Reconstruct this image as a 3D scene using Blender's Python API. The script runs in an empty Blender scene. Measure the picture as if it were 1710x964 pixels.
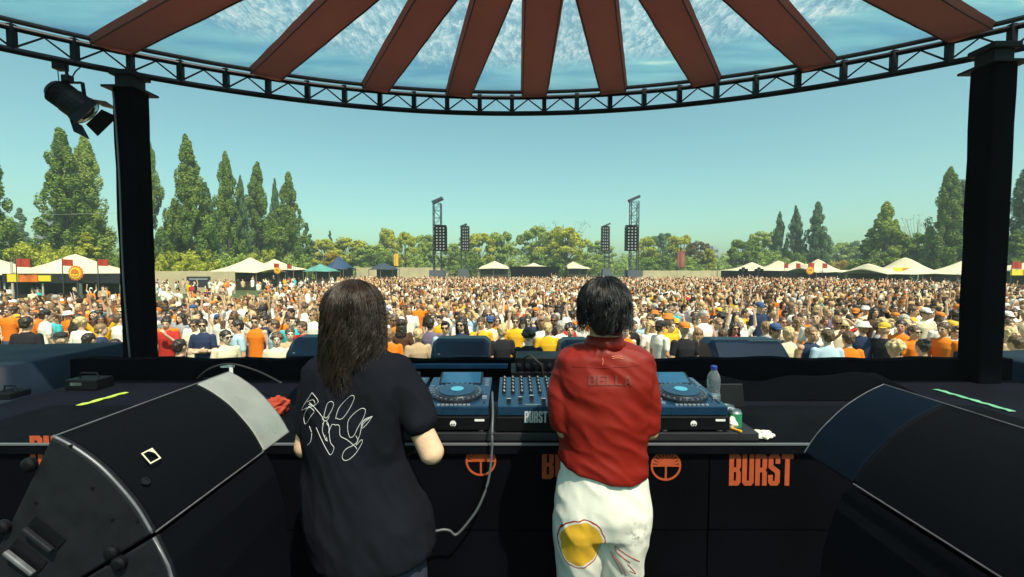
import bpy, bmesh, math, random
import numpy as np
from mathutils import Vector, Matrix, noise
from mathutils.bvhtree import BVHTree
R = math.radians
rnd = random.Random(7)
scene = bpy.context.scene
COL = scene.collection
# ------------------------------------------------------------------ camera
F = 760.0; CH = 2.75; PITCH = math.atan2(36, F)      # focal length in photo pixels, eye height
cam_d = bpy.data.cameras.new('camera'); cam = bpy.data.objects.new('camera', cam_d); COL.objects.link(cam)
cam_d.sensor_width = 36; cam_d.lens = 36 * F / 1710; cam_d.clip_start = .05; cam_d.clip_end = 3000
cam.location = (0, 0, CH); cam.rotation_euler = (R(90) - PITCH, 0, 0)
scene.camera = cam
# ------------------------------------------------------------------ sky and sun
SUN_EL, SUN_AZ = 58, 150            # azimuth clockwise from +Y (the view direction)
w = bpy.data.worlds.new('World'); scene.world = w; w.use_nodes = True
nt = w.node_tree; nt.nodes.clear()
sky = nt.nodes.new('ShaderNodeTexSky'); sky.sky_type = 'NISHITA'; sky.sun_disc = False
sky.sun_elevation = R(SUN_EL); sky.sun_rotation = R(SUN_AZ); sky.altitude = 0; sky.air_density = 1.0; sky.dust_density = 1.7; sky.ozone_density = 1.0
tint = nt.nodes.new('ShaderNodeMix'); tint.data_type = 'RGBA'; tint.blend_type = 'MULTIPLY'; tint.inputs[0].default_value = 1
tint.inputs[7].default_value = (.82, 1.21, .91, 1)
bg = nt.nodes.new('ShaderNodeBackground'); bg.inputs[1].default_value = .134
wo = nt.nodes.new('ShaderNodeOutputWorld')
nt.links.new(sky.outputs[0], tint.inputs[6]); nt.links.new(tint.outputs[2], bg.inputs[0]); nt.links.new(bg.outputs[0], wo.inputs[0])
sd = bpy.data.lights.new('sun', 'SUN'); sd.energy = 5.0; sd.angle = R(.5); sd.color = (1, .90, .72)
sun = bpy.data.objects.new('sun', sd); COL.objects.link(sun)
sdir = Vector((math.sin(R(SUN_AZ)) * math.cos(R(SUN_EL)), math.cos(R(SUN_AZ)) * math.cos(R(SUN_EL)), math.sin(R(SUN_EL))))
sun.rotation_euler = sdir.to_track_quat('Z', 'Y').to_euler(); sun.location = (0, 0, 40)
vs = scene.view_settings; vs.view_transform = 'Standard'; vs.look = 'None'; vs.exposure = .27; vs.gamma = 1
scene.cycles.use_denoising = True; scene.cycles.max_bounces = 6; scene.cycles.volume_bounces = 0; scene.cycles.transparent_max_bounces = 8
scene.render.film_transparent = False

# ------------------------------------------------------------------ helpers
def ray(px, py):
    a = (px - 855) / F; b = (482 - py) / F
    return Vector((a, math.cos(PITCH) + b * math.sin(PITCH), -math.sin(PITCH) + b * math.cos(PITCH)))
def at(px, py, Y):
    r = ray(px, py); return Vector((0, 0, CH)) + r * (Y / r.y)
def atz(px, py, z):
    r = ray(px, py); return Vector((0, 0, CH)) + r * ((z - CH) / r.z)

MATS = {}
def mat(name, col, rough=.7, metal=0, spec=.5, var=0, vscale=8, bump=0, bscale=60, coat=0, stretch=None, alpha=1, trans=0):
    if name in MATS: return MATS[name]
    m = bpy.data.materials.new(name); m.use_nodes = True; n = m.node_tree; b = n.nodes['Principled BSDF']
    b.inputs['Base Color'].default_value = (*col, 1); b.inputs['Roughness'].default_value = rough
    b.inputs['Metallic'].default_value = metal; b.inputs['Specular IOR Level'].default_value = spec
    b.inputs['Coat Weight'].default_value = coat; b.inputs['Transmission Weight'].default_value = trans
    b.inputs['Alpha'].default_value = alpha
    if var or bump:
        tc = n.nodes.new('ShaderNodeTexCoord'); mp = n.nodes.new('ShaderNodeMapping'); n.links.new(tc.outputs['Object'], mp.inputs[0])
        if stretch: mp.inputs['Scale'].default_value = stretch
    if var:
        t = n.nodes.new('ShaderNodeTexNoise'); t.inputs['Scale'].default_value = vscale; t.inputs['Detail'].default_value = 6
        n.links.new(mp.outputs[0], t.inputs[0])
        rp = n.nodes.new('ShaderNodeValToRGB'); rp.color_ramp.elements[0].position = .3; rp.color_ramp.elements[1].position = .72
        rp.color_ramp.elements[0].color = (*[c * (1 - var) for c in col], 1); rp.color_ramp.elements[1].color = (*[min(1, c * (1 + var)) for c in col], 1)
        n.links.new(t.outputs[0], rp.inputs[0]); n.links.new(rp.outputs[0], b.inputs['Base Color'])
        rr = n.nodes.new('ShaderNodeMapRange'); rr.inputs[3].default_value = max(0, rough - .12); rr.inputs[4].default_value = min(1, rough + .12)
        n.links.new(t.outputs[0], rr.inputs[0]); n.links.new(rr.outputs[0], b.inputs['Roughness'])
    if bump:
        t2 = n.nodes.new('ShaderNodeTexNoise'); t2.inputs['Scale'].default_value = bscale; t2.inputs['Detail'].default_value = 4
        n.links.new(mp.outputs[0], t2.inputs[0])
        bp = n.nodes.new('ShaderNodeBump'); bp.inputs['Strength'].default_value = bump; bp.inputs['Distance'].default_value = .01
        n.links.new(t2.outputs[0], bp.inputs['Height']); n.links.new(bp.outputs[0], b.inputs['Normal'])
    MATS[name] = m; return m

class MB:
    """collects closed shapes, each with a material slot index"""
    def __init__(s): s.v = []; s.f = []; s.m = []
    def add(s, vs, fs, mi=0):
        o = len(s.v); s.v += [tuple(p) for p in vs]; s.f += [tuple(i + o for i in f) for f in fs]; s.m += [mi] * len(fs); return s
    def box(s, c, d, rot=None, mi=0):
        c = Vector(c); hx, hy, hz = d[0] / 2, d[1] / 2, d[2] / 2
        p = [Vector((x, y, z)) for z in (-hz, hz) for y in (-hy, hy) for x in (-hx, hx)]
        if rot is not None: p = [rot @ q for q in p]
        return s.add([q + c for q in p], [(0, 2, 3, 1), (4, 5, 7, 6), (0, 1, 5, 4), (2, 6, 7, 3), (0, 4, 6, 2), (1, 3, 7, 5)], mi)
    def b2(s, lo, hi, mi=0):
        lo, hi = Vector(lo), Vector(hi); return s.box((lo + hi) / 2, hi - lo, None, mi)
    def tube(s, pts, r, n=8, mi=0, up=None):
        pts = [Vector(p) for p in pts]; k = len(pts); rs = r if hasattr(r, '__len__') else [r] * k
        vs = []
        for i, p in enumerate(pts):
            t = (pts[min(i + 1, k - 1)] - pts[max(i - 1, 0)]).normalized()
            a = t.orthogonal().normalized() if abs(t.z) > .95 else t.cross(Vector((0, 0, 1))).normalized()
            if abs(t.z) > .95: a = (Vector((1, 0, 0)) - t * t.x).normalized()
            b = t.cross(a)
            for j in range(n):
                q = 2 * math.pi * (j + .5) / n; vs.append(p + (a * math.cos(q) + b * math.sin(q)) * rs[i])
        fs = [(i * n + j, i * n + (j + 1) % n, (i + 1) * n + (j + 1) % n, (i + 1) * n + j) for i in range(k - 1) for j in range(n)]
        fs += [tuple(range(n))[::-1], tuple(range((k - 1) * n, k * n))]
        return s.add(vs, fs, mi)
    def beam(s, a, b, wdt, hgt, mi=0):
        a, b = Vector(a), Vector(b); t = (b - a); L = t.length; q = t.to_track_quat('Y', 'Z').to_matrix()
        return s.box((a + b) / 2, (wdt, L, hgt), q, mi)
    def lathe(s, c, prof, n=16, mi=0, axis=None):
        c = Vector(c); q = axis.to_track_quat('Z', 'Y').to_matrix() if axis is not None else Matrix.Identity(3)
        vs = [q @ Vector((r * math.cos(2 * math.pi * j / n), r * math.sin(2 * math.pi * j / n), z)) + c for r, z in prof for j in range(n)]
        k = len(prof)
        fs = [(i * n + j, i * n + (j + 1) % n, (i + 1) * n + (j + 1) % n, (i + 1) * n + j) for i in range(k - 1) for j in range(n)]
        fs += [tuple(range(n))[::-1], tuple(range((k - 1) * n, k * n))]
        return s.add(vs, fs, mi)
    def loft(s, rings, n=20, mi=0, p=2.0):
        """rings: (x, y, z, rx, ry[, power]) stacked; superellipse sections, closed at both ends"""
        vs = []
        for rg in rings:
            x, y, z, rx, ry = rg[:5]; e = 2 / (rg[5] if len(rg) > 5 else p)
            for j in range(n):
                a = 2 * math.pi * j / n; ca, sa = math.cos(a), math.sin(a)
                vs.append((x + rx * math.copysign(abs(ca) ** e, ca), y + ry * math.copysign(abs(sa) ** e, sa), z))
        k = len(rings)
        fs = [(i * n + j, i * n + (j + 1) % n, (i + 1) * n + (j + 1) % n, (i + 1) * n + j) for i in range(k - 1) for j in range(n)]
        fs += [tuple(range(n))[::-1], tuple(range((k - 1) * n, k * n))]
        return s.add(vs, fs, mi)
    def ell(s, c, r, rot=None, n=14, mi=0):
        c = Vector(c); vs = []; m = n // 2 + 1
        for i in range(1, m):
            th = math.pi * i / m
            for j in range(n):
                a = 2 * math.pi * j / n
                q = Vector((r[0] * math.sin(th) * math.cos(a), r[1] * math.sin(th) * math.sin(a), -r[2] * math.cos(th)))
                vs.append((rot @ q if rot is not None else q) + c)
        top, bot = Vector((0, 0, r[2])), Vector((0, 0, -r[2]))
        if rot is not None: top, bot = rot @ top, rot @ bot
        k = len(vs); vs += [bot + c, top + c]
        fs = [(i * n + j, i * n + (j + 1) % n, (i + 1) * n + (j + 1) % n, (i + 1) * n + j) for i in range(m - 2) for j in range(n)]
        fs += [(k, (j + 1) % n, j) for j in range(n)] + [(k + 1, (m - 2) * n + j, (m - 2) * n + (j + 1) % n) for j in range(n)]
        return s.add(vs, fs, mi)
    def cap(s, a, b, r1, r2=None, n=12, mi=0):
        """tapered capsule"""
        a, b = Vector(a), Vector(b); r2 = r1 if r2 is None else r2; t = (b - a).normalized(); u = t.orthogonal().normalized(); v = t.cross(u)
        vs = []; rings = [(a, r1, th) for th in (-75, -45, -15)] + [(b, r2, th) for th in (15, 45, 75)]
        for c, r, th in rings:
            for j in range(n):
                q = 2 * math.pi * j / n
                vs.append(c + t * r * math.sin(R(th)) + (u * math.cos(q) + v * math.sin(q)) * r * math.cos(R(th)))
        k = len(rings); fs = [(i * n + j, i * n + (j + 1) % n, (i + 1) * n + (j + 1) % n, (i + 1) * n + j) for i in range(k - 1) for j in range(n)]
        fs += [tuple(range(n))[::-1], tuple(range((k - 1) * n, k * n))]
        return s.add(vs, fs, mi)
    def prism(s, poly, a, b, mi=0):
        """poly: list of 3D points (planar), extruded by vector b-a"""
        d = Vector(b) - Vector(a); p0 = [Vector(p) for p in poly]; p1 = [p + d for p in p0]; n = len(p0)
        fs = [tuple(range(n))[::-1], tuple(range(n, 2 * n))] + [(j, (j + 1) % n, n + (j + 1) % n, n + j) for j in range(n)]
        return s.add(p0 + p1, fs, mi)
    def mesh(s, name):
        me = bpy.data.meshes.new(name); me.from_pydata(s.v, [], s.f); me.polygons.foreach_set('material_index', s.m)
        bm = bmesh.new(); bm.from_mesh(me); bmesh.ops.recalc_face_normals(bm, faces=bm.faces); bm.to_mesh(me); bm.free()
        return me

def tag(o, label=None, cat=None, group=None, kind=None):
    if label: o['label'] = label
    if cat: o['category'] = cat
    if group: o['group'] = group
    if kind: o['kind'] = kind
    return o
def set_mats(me, mats):
    mi = [p.material_index for p in me.polygons]
    me.materials.clear()
    for m in mats: me.materials.append(m)
    me.polygons.foreach_set('material_index', mi)
def link(name, me, mats, parent=None, shift=True, smooth=False, bevel=0):
    if isinstance(me, MB): me = me.mesh(name)
    o = bpy.data.objects.new(name, me); COL.objects.link(o)
    if not isinstance(mats, (list, tuple)): mats = [mats]
    set_mats(me, mats)
    if parent is not None:
        o.parent = parent
        if shift:
            off = Vector(parent.location); q = parent
            while q.parent: q = q.parent; off += Vector(q.location)
            me.transform(Matrix.Translation(-off))
    if smooth: me.polygons.foreach_set('use_smooth', [True] * len(me.polygons))
    if bevel:
        b = o.modifiers.new('bevel', 'BEVEL'); b.width = bevel; b.segments = 2; b.limit_method = 'ANGLE'; b.angle_limit = R(35)
    return o
def thing(name, label, cat, loc=(0, 0, 0), group=None):
    o = bpy.data.objects.new(name, None); COL.objects.link(o); o.location = loc; o.empty_display_size = .1
    return tag(o, label, cat, group)
def kids(o): return [c for c in COL.objects if c.parent == o]
KIDS = {}
def copy_tree(o, parent=None):
    if o.name not in KIDS: KIDS[o.name] = kids(o)
    c = o.copy(); COL.objects.link(c); c.parent = parent
    for ch in KIDS[o.name]: copy_tree(ch, c)
    return c

def remesh(mb, voxel, smooth=2, name='body'):
    """union of the collected shapes as one continuous surface; face materials from the nearest source shape"""
    src = mb.mesh('src'); o = bpy.data.objects.new('src', src); COL.objects.link(o)
    m = o.modifiers.new('r', 'REMESH'); m.mode = 'VOXEL'; m.voxel_size = voxel; m.adaptivity = 0
    dg = bpy.context.evaluated_depsgraph_get(); me = bpy.data.meshes.new_from_object(o.evaluated_get(dg)); me.name = name
    bpy.data.objects.remove(o)
    nv = len(me.vertices); co = np.empty(nv * 3); me.vertices.foreach_get('co', co); co = co.reshape(-1, 3)
    ne = len(me.edges); ed = np.empty(ne * 2, int); me.edges.foreach_get('vertices', ed); ed = ed.reshape(-1, 2)
    deg = np.bincount(ed.ravel(), minlength=nv)[:, None]
    tree = BVHTree.FromPolygons(mb.v, mb.f)
    for _ in range(smooth):
        acc = np.zeros_like(co)
        for k in range(3):
            acc[:, k] = np.bincount(ed[:, 0], co[ed[:, 1], k], nv) + np.bincount(ed[:, 1], co[ed[:, 0], k], nv)
        co = co * .4 + .6 * acc / np.maximum(deg, 1)
    me.vertices.foreach_set('co', co.ravel()); me.update()
    if max(mb.m) > 0:
        mi = [mb.m[tree.find_nearest(p.center)[2]] for p in me.polygons]
        me.polygons.foreach_set('material_index', mi)
    me.polygons.foreach_set('use_smooth', [True] * len(me.polygons))
    return me
def displace(me, fn):
    nor = [v.normal.copy() for v in me.vertices]
    for v, n in zip(me.vertices, nor): v.co += n * fn(v.co, n)
    me.update()
# ------------------------------------------------------------------ shared materials
M_BLACK = mat('black_paint', (.003, .0033, .005), .55, spec=.2, bump=.1, bscale=200, var=.35, vscale=5)
M_CLOTH = mat('black_cloth', (.0016, .002, .0035), .95, spec=.03, var=.4, vscale=3, bump=.3, bscale=25)
M_DECK = mat('deck_board', (.003, .0035, .006), .8, spec=.04, var=.5, vscale=6, bump=.2, bscale=90)
M_STEEL = mat('steel', (.45, .45, .45), .35, 1, var=.2, vscale=20)
M_TRUSS = mat('truss_black', (.005, .005, .008), .45, .2, spec=.3, var=.4, vscale=10)
M_ORANGE = mat('orange_print', (.40, .065, .015), .8, var=.12, vscale=30)
M_WHITE = mat('white_print', (.75, .75, .72), .6, var=.1, vscale=40)
M_RUBBER = mat('rubber', (.015, .015, .015), .7)
M_CANVAS = mat('tent_canvas', (.66, .58, .40), .8, var=.08, vscale=.6, bump=.2, bscale=1.5)

# ------------------------------------------------------------------ ground
def gz(y): return .28 * min(1, max(0, (20 - y) / 12))     # the field falls gently away from the stage
def ground():
    m = mat('grass_ground', (.07, .10, .03), .95, var=.45, vscale=.25, bump=.5, bscale=4)
    g = MB(); vs_ = []; ys = [-60, 4, 8, 20, 60, 1500]
    for y in ys: vs_ += [(-900, y, gz(y)), (900, y, gz(y))]
    g.add(vs_, [(2 * i, 2 * i + 1, 2 * i + 3, 2 * i + 2) for i in range(len(ys) - 1)])
    tag(link('ground', g, m), 'trodden grass field', kind='structure')
ground()
STAGE = .95
d = MB(); d.b2((-7, -3, -.25), (7, 4.6, STAGE)); tag(link('stage_floor', d, M_DECK), 'black stage deck', kind='structure')

# ------------------------------------------------------------------ roof
CX, CY, CR = 0.0, -.894, 6.544
HUB = Vector((.22, 2.15, 0))
ZL, ZU = 4.62, 4.81
def ring(a, z, dr=0): return Vector((CX + (CR + dr) * math.sin(a), CY + (CR + dr) * math.cos(a), z))
A0, A1 = -1.08, 1.08
roof = thing('stage_roof', 'curved black truss and blue printed canopy with red beams over the DJs', 'roof', (0, 5.65, ZL))
NA = 64
angs = [A0 + (A1 - A0) * i / NA for i in range(NA + 1)]
m = MB(); m.tube([ring(a, ZL) for a in angs], .03, 6); link('lower_chord', m, M_TRUSS, roof, smooth=True)
m = MB(); m.tube([ring(a, ZU) for a in angs], .026, 6); link('upper_chord', m, M_TRUSS, roof, smooth=True)
m = MB(); m.tube([ring(a, ZU + .02, -.12) for a in angs], .022, 6); link('upper_chord', m, mat('truss_brown', (.05, .025, .02), .6), roof, smooth=True)
NP = 36
for i in range(NP + 1):
    a = A0 + (A1 - A0) * i / NP
    m = MB(); m.beam(ring(a, ZL), ring(a, ZU + .03), .05, .05); link('post', m, M_TRUSS, roof)
    if i < NP:
        b = A0 + (A1 - A0) * (i + 1) / NP; mid = (a + b) / 2
        m = MB(); m.tube([ring(a, ZL + .02), ring(mid, ZU - .02), ring(b, ZL + .02)], .010, 5); link('brace', m, M_TRUSS, roof)
# canopy sheet: fan between the hub line and the ring
def canopy_mat():
    m = bpy.data.materials.new('printed_canopy'); m.use_nodes = True; n = m.node_tree; n.nodes.clear(); L = n.links.new
    N = n.nodes.new
    tc = N('ShaderNodeTexCoord'); sp = N('ShaderNodeSeparateXYZ'); L(tc.outputs['Object'], sp.inputs[0])
    mp = N('ShaderNodeMapping'); L(tc.outputs['Object'], mp.inputs[0]); mp.inputs['Scale'].default_value = (1.2, .6, 1)
    t1 = N('ShaderNodeTexNoise'); t1.inputs['Scale'].default_value = 9.5; t1.inputs['Detail'].default_value = 8; t1.inputs['Roughness'].default_value = .72; t1.inputs['Distortion'].default_value = .25
    L(mp.outputs[0], t1.inputs[0])
    v = N('ShaderNodeTexVoronoi'); v.inputs['Scale'].default_value = 17; v.inputs['Randomness'].default_value = 1
    mix0 = N('ShaderNodeVectorMath'); mix0.operation = 'MULTIPLY_ADD'; L(t1.outputs['Color'], mix0.inputs[0]); mix0.inputs[1].default_value = (.35, .35, 0); L(mp.outputs[0], mix0.inputs[2]); L(mix0.outputs[0], v.inputs['Vector'])
    add = N('ShaderNodeMath'); add.operation = 'MULTIPLY_ADD'; L(v.outputs['Distance'], add.inputs[0]); add.inputs[1].default_value = -.55; L(t1.outputs[0], add.inputs[2])
    r1 = N('ShaderNodeValToRGB'); cr = r1.color_ramp
    cr.elements[0].position = .08; cr.elements[0].color = (.28, .48, .54, 1)
    cr.elements[1].position = .52; cr.elements[1].color = (.86, .84, .80, 1)
    e = cr.elements.new(.25); e.color = (.46, .64, .66, 1); e = cr.elements.new(.38); e.color = (.62, .72, .73, 1)
    L(add.outputs[0], r1.inputs[0])
    # plain printed sky: teal band towards the rim, deeper blue towards the ends
    t2 = N('ShaderNodeTexNoise'); t2.inputs['Scale'].default_value = 1.3; t2.inputs['Detail'].default_value = 4; t2.inputs['Distortion'].default_value = .3
    mp2 = N('ShaderNodeMapping'); L(tc.outputs['Object'], mp2.inputs[0]); mp2.inputs['Scale'].default_value = (.6, 2.5, 1); L(mp2.outputs[0], t2.inputs[0])
    r2 = N('ShaderNodeValToRGB'); r2.color_ramp.elements[0].position = .35; r2.color_ramp.elements[0].color = (.20, .44, .54, 1); r2.color_ramp.elements[1].position = .68; r2.color_ramp.elements[1].color = (.36, .64, .64, 1)
    e = r2.color_ramp.elements.new(.8); e.color = (.95, .92, .78, 1)
    L(t2.outputs[0], r2.inputs[0])
    # distance from the ring centre (object origin sits at ring front)
    off = N('ShaderNodeVectorMath'); off.operation = 'SUBTRACT'; L(tc.outputs['Object'], off.inputs[0]); off.inputs[1].default_value = (CX, CY - 5.65, 0)
    fl = N('ShaderNodeVectorMath'); fl.operation = 'MULTIPLY'; L(off.outputs[0], fl.inputs[0]); fl.inputs[1].default_value = (1.12, 1, 0)
    ln = N('ShaderNodeVectorMath'); ln.operation = 'LENGTH'; L(fl.outputs[0], ln.inputs[0])
    wb = N('ShaderNodeMath'); wb.operation = 'MULTIPLY_ADD'; L(t1.outputs[0], wb.inputs[0]); wb.inputs[1].default_value = 1.0; L(ln.outputs['Value'], wb.inputs[2])
    mr = N('ShaderNodeMapRange'); mr.inputs[1].default_value = 6.25; mr.inputs[2].default_value = 6.5; L(wb.outputs[0], mr.inputs[0])
    ax = N('ShaderNodeMath'); ax.operation = 'ABSOLUTE'; L(sp.outputs[0], ax.inputs[0])
    mr2 = N('ShaderNodeMapRange'); mr2.inputs[1].default_value = 2.9; mr2.inputs[2].default_value = 3.6; L(ax.outputs[0], mr2.inputs[0])
    mx = N('ShaderNodeMath'); mx.operation = 'MAXIMUM'; L(mr.outputs[0], mx.inputs[0]); L(mr2.outputs[0], mx.inputs[1])
    mc = N('ShaderNodeMix'); mc.data_type = 'RGBA'; L(mx.outputs[0], mc.inputs[0]); L(r1.outputs[0], mc.inputs[6]); L(r2.outputs[0], mc.inputs[7])
    tl = N('ShaderNodeBsdfTranslucent'); L(mc.outputs[2], tl.inputs[0])
    df = N('ShaderNodeBsdfDiffuse'); L(mc.outputs[2], df.inputs[0])
    tp = N('ShaderNodeBsdfTransparent'); tp.inputs[0].default_value = (.80, .82, 1, 1)
    gl = N('ShaderNodeBsdfGlossy'); gl.inputs['Roughness'].default_value = .15
    m1 = N('ShaderNodeMixShader'); m1.inputs[0].default_value = .2; L(tl.outputs[0], m1.inputs[1]); L(df.outputs[0], m1.inputs[2])
    m2 = N('ShaderNodeMixShader'); m2.inputs[0].default_value = .36; L(m1.outputs[0], m2.inputs[1]); L(tp.outputs[0], m2.inputs[2])
    m3 = N('ShaderNodeMixShader'); m3.inputs[0].default_value = .05; L(m2.outputs[0], m3.inputs[1]); L(gl.outputs[0], m3.inputs[2])
    o = N('ShaderNodeOutputMaterial'); L(m3.outputs[0], o.inputs[0]); return m
m = MB(); N2 = 56; rows = 14; vsx = []
for i in range(N2 + 1):
    a = A0 + (A1 - A0) * i / N2; e = ring(a, ZU + .05, -.06); h = Vector((HUB.x + (i / N2 - .5) * 7.5, 2.2, ZU + .05))
    for j in range(rows + 1):
        t = j / rows; p = h.lerp(e, t); p.z += .10 * math.sin(t * math.pi) * (1 - .3 * math.cos(i * 1.1)); vsx.append(p)
m.add(vsx, [(i * (rows + 1) + j, i * (rows + 1) + j + 1, (i + 1) * (rows + 1) + j + 1, (i + 1) * (rows + 1) + j) for i in range(N2) for j in range(rows)])
o = link('canopy', m, canopy_mat(), roof, smooth=True)
sol = o.modifiers.new('s', 'SOLIDIFY'); sol.thickness = .002
M_BEAM = mat('red_beam_fabric', (.33, .13, .105), .75, spec=.3, var=.25, vscale=1.6, bump=.25, bscale=7)
def add_trans(m, col, f):
    n = m.node_tree; b = n.nodes['Principled BSDF']; o = n.nodes['Material Output']
    t = n.nodes.new('ShaderNodeBsdfTranslucent'); t.inputs[0].default_value = (*col, 1); mx = n.nodes.new('ShaderNodeMixShader'); mx.inputs[0].default_value = f
    n.links.new(b.outputs[0], mx.inputs[1]); n.links.new(t.outputs[0], mx.inputs[2]); n.links.new(mx.outputs[0], o.inputs[0])
add_trans(M_BEAM, (.70, .33, .27), .5)
for ex, ey in [(-3.84, 4.42), (-2.71, 5.07), (-1.62, 5.45), (-.65, 5.62), (.27, 5.64), (1.21, 5.53), (2.21, 5.26), (3.19, 4.81), (4.12, 4.17)]:
    e = Vector((ex, ey, 0)); dr = (e - HUB).normalized(); sd_ = Vector((dr.y, -dr.x, 0)); a = HUB + dr * 1.05; b = e - dr * .05
    m = MB(); ns = 40; vs_ = []
    for i in range(ns + 1):
        t = i / ns; p = a.lerp(b, t)
        for k_, (dx, dz) in enumerate(((-.165, 0), (-.14, -.05), (.14, -.05), (.165, 0), (.14, .03), (-.14, .03))):
            wv = noise.noise(Vector((t * 16, k_ * 3.1, ex))); vs_.append(p + sd_ * (dx + .003 * wv) + Vector((0, 0, ZU + .035 + dz + .006 * noise.noise(Vector((t * 11, k_ * 5.3, ex + 9))))))
    fs = [(i * 6 + j, i * 6 + (j + 1) % 6, (i + 1) * 6 + (j + 1) % 6, (i + 1) * 6 + j) for i in range(ns) for j in range(6)] + [tuple(range(6)), tuple(range(ns * 6, ns * 6 + 6))]
    m.add(vs_, fs); bo = link('beam', m, M_BEAM, roof)
    for s in (-1, 1): m = MB(); m.tube([vs_[i * 6 + (1 if s < 0 else 2)] + Vector((0, 0, -.003)) for i in range(0, ns + 1, 2)], .0065, 5); link('piping', m, mat('beam_piping', (.06, .022, .02), .7), bo)
m = MB(); m.lathe((HUB.x, HUB.y, ZU - .04), [(.3, -.02), (1.06, 0), (1.06, .03), (.3, .03)], 32); link('hub', m, M_BEAM, roof)

# ------------------------------------------------------------------ roof columns
def column(x0, y0, wd, label):
    c = thing('roof_column', label, 'column', (x0 + wd / 2, y0 + wd / 2, STAGE), 'black columns holding the stage roof')
    cx, cy = x0 + wd / 2, y0 + wd / 2; top = 4.44
    m = MB(); n = 14
    rings = [(cx, cy, STAGE, wd * .53, wd * .53, 8)] + [(cx + .003 * math.sin(i * 2.1), cy, STAGE + (top - STAGE) * (i + 1) / n, wd * (.5 + .012 * math.sin(i * 1.7)), wd * .5, 8) for i in range(n)]
    m.loft(rings, 32); link('cover', m, M_CLOTH, c, smooth=False)
    m = MB(); m.box((cx, cy, top + .004), (wd + .10, wd + .10, .02)); link('cap_plate', m, M_BLACK, c)
    m = MB(); m.box((cx, cy, (top + ZL) / 2 + .01), (wd * .8, wd * .8, ZL - top - .03)); m.box((cx, cy, ZL - .03), (wd + .02, wd + .02, .05)); link('head_block', m, M_BLACK, c, bevel=.008)
    return c
cl = column(-3.79, 4.38, .209, 'tall black cloth wrapped column left of the long haired DJ')
column(3.99, 3.85, .214, 'tall black cloth wrapped column right of the DJ in red')
m = MB(); pts = [(-3.755 + .06 * t + .012 * math.sin(t * 7), 4.365, 4.4 - 2.7 * t) for t in [i / 20 for i in range(21)]]; m.tube(pts, .008, 6)
link('power_cable', m, mat('grey_cable', (.10, .10, .11), .5), cl, smooth=True)

# ------------------------------------------------------------------ hanging stage light
def stage_light():
    c = at(118, 169, 4.25); top = at(97, 108, 4.3)
    t = thing('stage_light', 'black spotlight with barn doors hanging from the truss at left', 'stage light', c)
    ax = Vector((.72, .25, -.62)).normalized()      # beam direction
    m = MB(); m.lathe(c - ax * .17, [(.02, 0), (.085, .01), (.11, .05), (.115, .16), (.125, .17), (.125, .26), (.135, .27), (.135, .31)], 20, axis=ax)
    for k in range(5): m.lathe(c - ax * (.12 - .02 * k), [(.12, 0), (.12, .006)], 20, axis=ax)
    link('housing', m, M_BLACK, t)
    m = MB(); m.lathe(c + ax * .138, [(.12, 0), (.12, .006), (.05, .018)], 20, axis=ax); link('lens', m, mat('lens_glass', (.08, .09, .1), .08, spec=.8), t, smooth=True)
    side = ax.cross(Vector((0, 0, 1))).normalized(); up = side.cross(ax)
    for s, dirn in ((1, up), (-1, up), (1, side), (-1, side)):
        dd = dirn * s; b = c + ax * .145 + dd * .125; e = b + (ax * .8 + dd * .5).normalized() * .12; oth = ax.cross(dd).normalized()
        m = MB(); m.prism([b - oth * .10, b + oth * .10, e + oth * .13, e - oth * .13], (0, 0, 0), dd * .004)
        mm = M_BLACK
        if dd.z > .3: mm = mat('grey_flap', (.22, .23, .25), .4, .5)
        link('barn_door', m, mm, t)
    m = MB()
    for s in (-1, 1):
        pv = c + Vector((0.135 * s, 0, .0)); m.beam(pv + Vector((0, 0, -.02)), pv + Vector((-.02, 0, .17)), .035, .012)
    m.beam(c + Vector((-.155, 0, .165)), c + Vector((.115, 0, .165)), .035, .012); link('yoke', m, M_BLACK, t, bevel=.003)
    m = MB(); m.box(c + Vector((-.02, 0, .20)), (.07, .06, .06)); m.tube([c + Vector((-.02, 0, .2)), c + Vector((-.05, .02, .33))], .014, 8); m.box(top + Vector((.02, 0, 0)), (.09, .08, .10)); link('clamp', m, M_BLACK, t, bevel=.005)
    m = MB(); m.tube([c + Vector((-.13, .02, .36)), c + Vector((-.12, .02, .2)), c + Vector((-.09, 0, .08))], .004, 5); m.tube([c + Vector((.10, .05, .36)), c + Vector((.03, .03, .28)), c + Vector((-.05, .0, .1))], .006, 5); link('safety_cable', m, M_RUBBER, t)
stage_light()

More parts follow.
